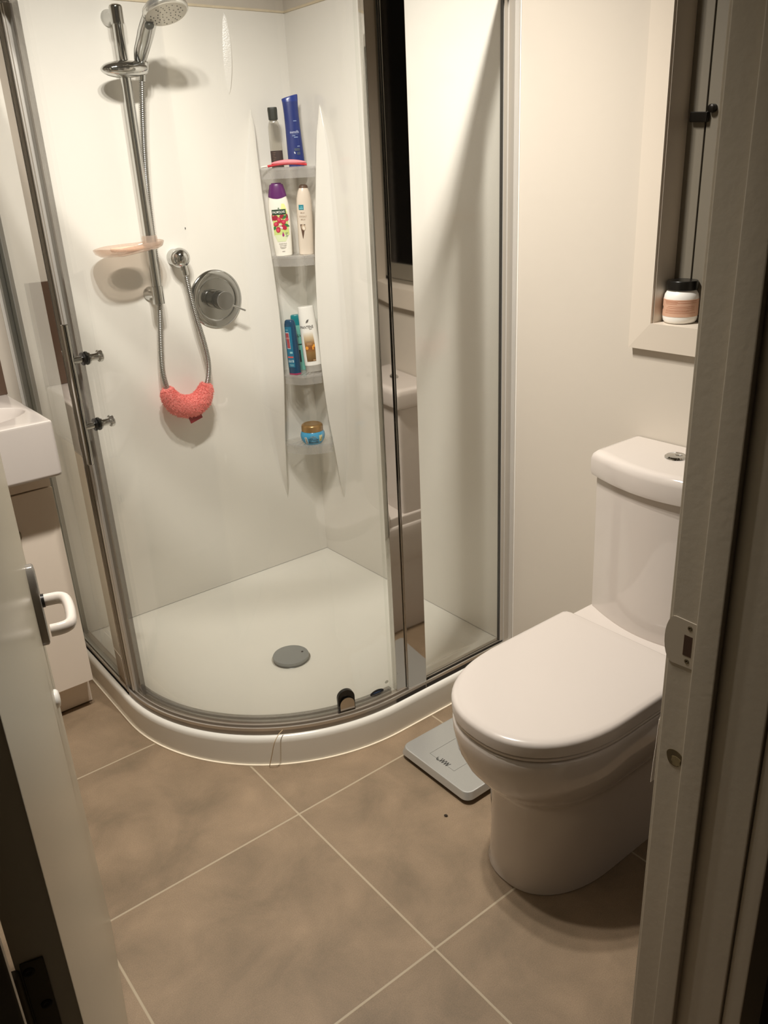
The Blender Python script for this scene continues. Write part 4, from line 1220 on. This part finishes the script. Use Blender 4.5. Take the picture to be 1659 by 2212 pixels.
# hinge leaf on the hinge edge with two screws
hin = add('hinge', xform(join(box(-.0022, .0, -.034, -.016, .745, .856, .001), cyl((-.004, -.0395, .75), (-.004, -.0395, .85), .005, 14)), DM), mat('hinge_steel', '#4a4436', .45, .6, var=.1), dl)
for sy, szz in ((-.0285, .846), (-.0225, .806), (-.0285, .766)):
    add('screw', xform(lathe((-.0021, sy, szz), (-1, 0, 0), [(0, .0048), (.0008, .0045), (.0012, .0025), (.0004, .001)], 16), DM), mat('screw_dark', '#15120c', .5, .5), hin)

# ================================================================== SMALL THINGS
# jar on the window ledge
jx, jy, jz = 1.6225, 1.035, CZ0 + .0004
jar = thing('cream_jar', 'white jar with black lid and peach label on the window ledge', 'jar', (jx, jy, jz))
add('jar_body', lathe((jx, jy, jz), (0, 0, 1), [(0, .026), (.001, .031), (.005, .0345), (.012, .036), (.052, .036), (.060, .0345), (.066, .031), (.069, .0285), (.0705, .0285)], 48), WHITEPL, jar)
add('jar_lid', lathe((jx, jy, jz + .0695), (0, 0, 1), [(0, .0312), (.0008, .0320), (.0165, .0320), (.0190, .0305), (.0196, .027), (.0196, .001)], 48), BLACKP, jar)
lb = add('jar_label', lathe((jx, jy, jz + .0155), (0, 0, 1), [(0, .03605), (.0001, .0364), (.0359, .0364), (.036, .03605)], 64), mat('peach_label', '#d3a88e', .5, var=.05, vscale=60), jar)
ln = []
ca_ = math.atan2(-jy, -jx)
for i, (dz, a0, a1) in enumerate(((.033, -60, 58), (.031, -58, -10), (.029, -58, 58), (.0265, -55, -12), (.0215, -45, 50), (.018, -50, 50), (.014, -54, 50), (.0115, -54, 30), (.008, -56, 56))):
    A = [(jx + .0366 * math.cos(ca_ + rad(a0 + (a1 - a0) * k / 14)), jy + .0366 * math.sin(ca_ + rad(a0 + (a1 - a0) * k / 14))) for k in range(15)]
    V = [(x, y, jz + .0155 + dz) for x, y in A] + [(x, y, jz + .0155 + dz + .0007) for x, y in A]
    ln.append((V, [(k, k + 1, k + 16, k + 15) for k in range(14)]))
add('label_print', join(*ln), mat('peach_print', '#b5775a', .5), lb, smooth=False)
add('label_mark', xform(box(-.004, .004, -.0005, .0008, -.003, .003), Matrix.Translation((jx + .0364 * math.cos(ca_ - rad(82)), jy + .0364 * math.sin(ca_ - rad(82)), jz + .033)) @ Matrix.Rotation(ca_ - rad(82) + rad(90), 4, 'Z')), BLACKP, lb)

# toilet roll on the door wall, tail hanging
tr = thing('toilet_roll', 'white toilet paper roll behind the right door jamb', 'toilet roll', (1.065, .585, .58))
PAP = mat('tissue_paper', '#f1e9de', .9, var=.03, bump=.1, bscale=200)
add('paper_roll', lathe((1.016, .585, .58), (1, 0, 0), [(0, .019), (.0005, .036), (.0995, .036), (.1, .019)], 36), PAP, tr)
add('paper_tail', loft([[(x_, .6215 - .0006, z), (x_ + .1, .6215 - .0006, z), (x_ + .1, .6215, z), (x_, .6215, z)] for z, x_ in ((.458, 1.0085), (.50, 1.0105), (.54, 1.014), (.582, 1.016))]), PAP, tr, smooth=False)
add('roll_holder', join(cyl((1.012, .585, .58), (1.128, .585, .58), .006, 14), cyl((1.124, .541, .58), (1.124, .588, .58), .007, 14), lathe((1.124, .5412, .58), (0, 1, 0), [(0, .018), (.006, .017)], 20)), CHROME, tr)

# ceiling lamp bar: three spot heads
lampT = thing('ceiling_light', 'three-lamp white ceiling light above the middle of the bathroom', 'ceiling light', (.64, 1.30, ZC))
add('light_bar', xform(box(-.22, .22, -.03, .03, -.03, 0, .004), Matrix.Translation((.64, 1.30, ZC)) @ Matrix.Rotation(rad(12), 4, 'Z')), WHITEPL, lampT)
for p, t in zip(LAMPS, AIMS):
    d_ = (Vector(t) - Vector(p)).normalized()
    P_ = Vector(p)
    add('lamp_shade', join(lathe(P_ - d_ * .075, d_, [(0, .016), (.002, .024), (.030, .036), (.050, .037), (.050, .035), (.034, .033)], 28),
                           cyl((p[0], p[1], ZC - .028), tuple(P_ - d_ * .07), .007, 12)), WHITEPL, lampT)
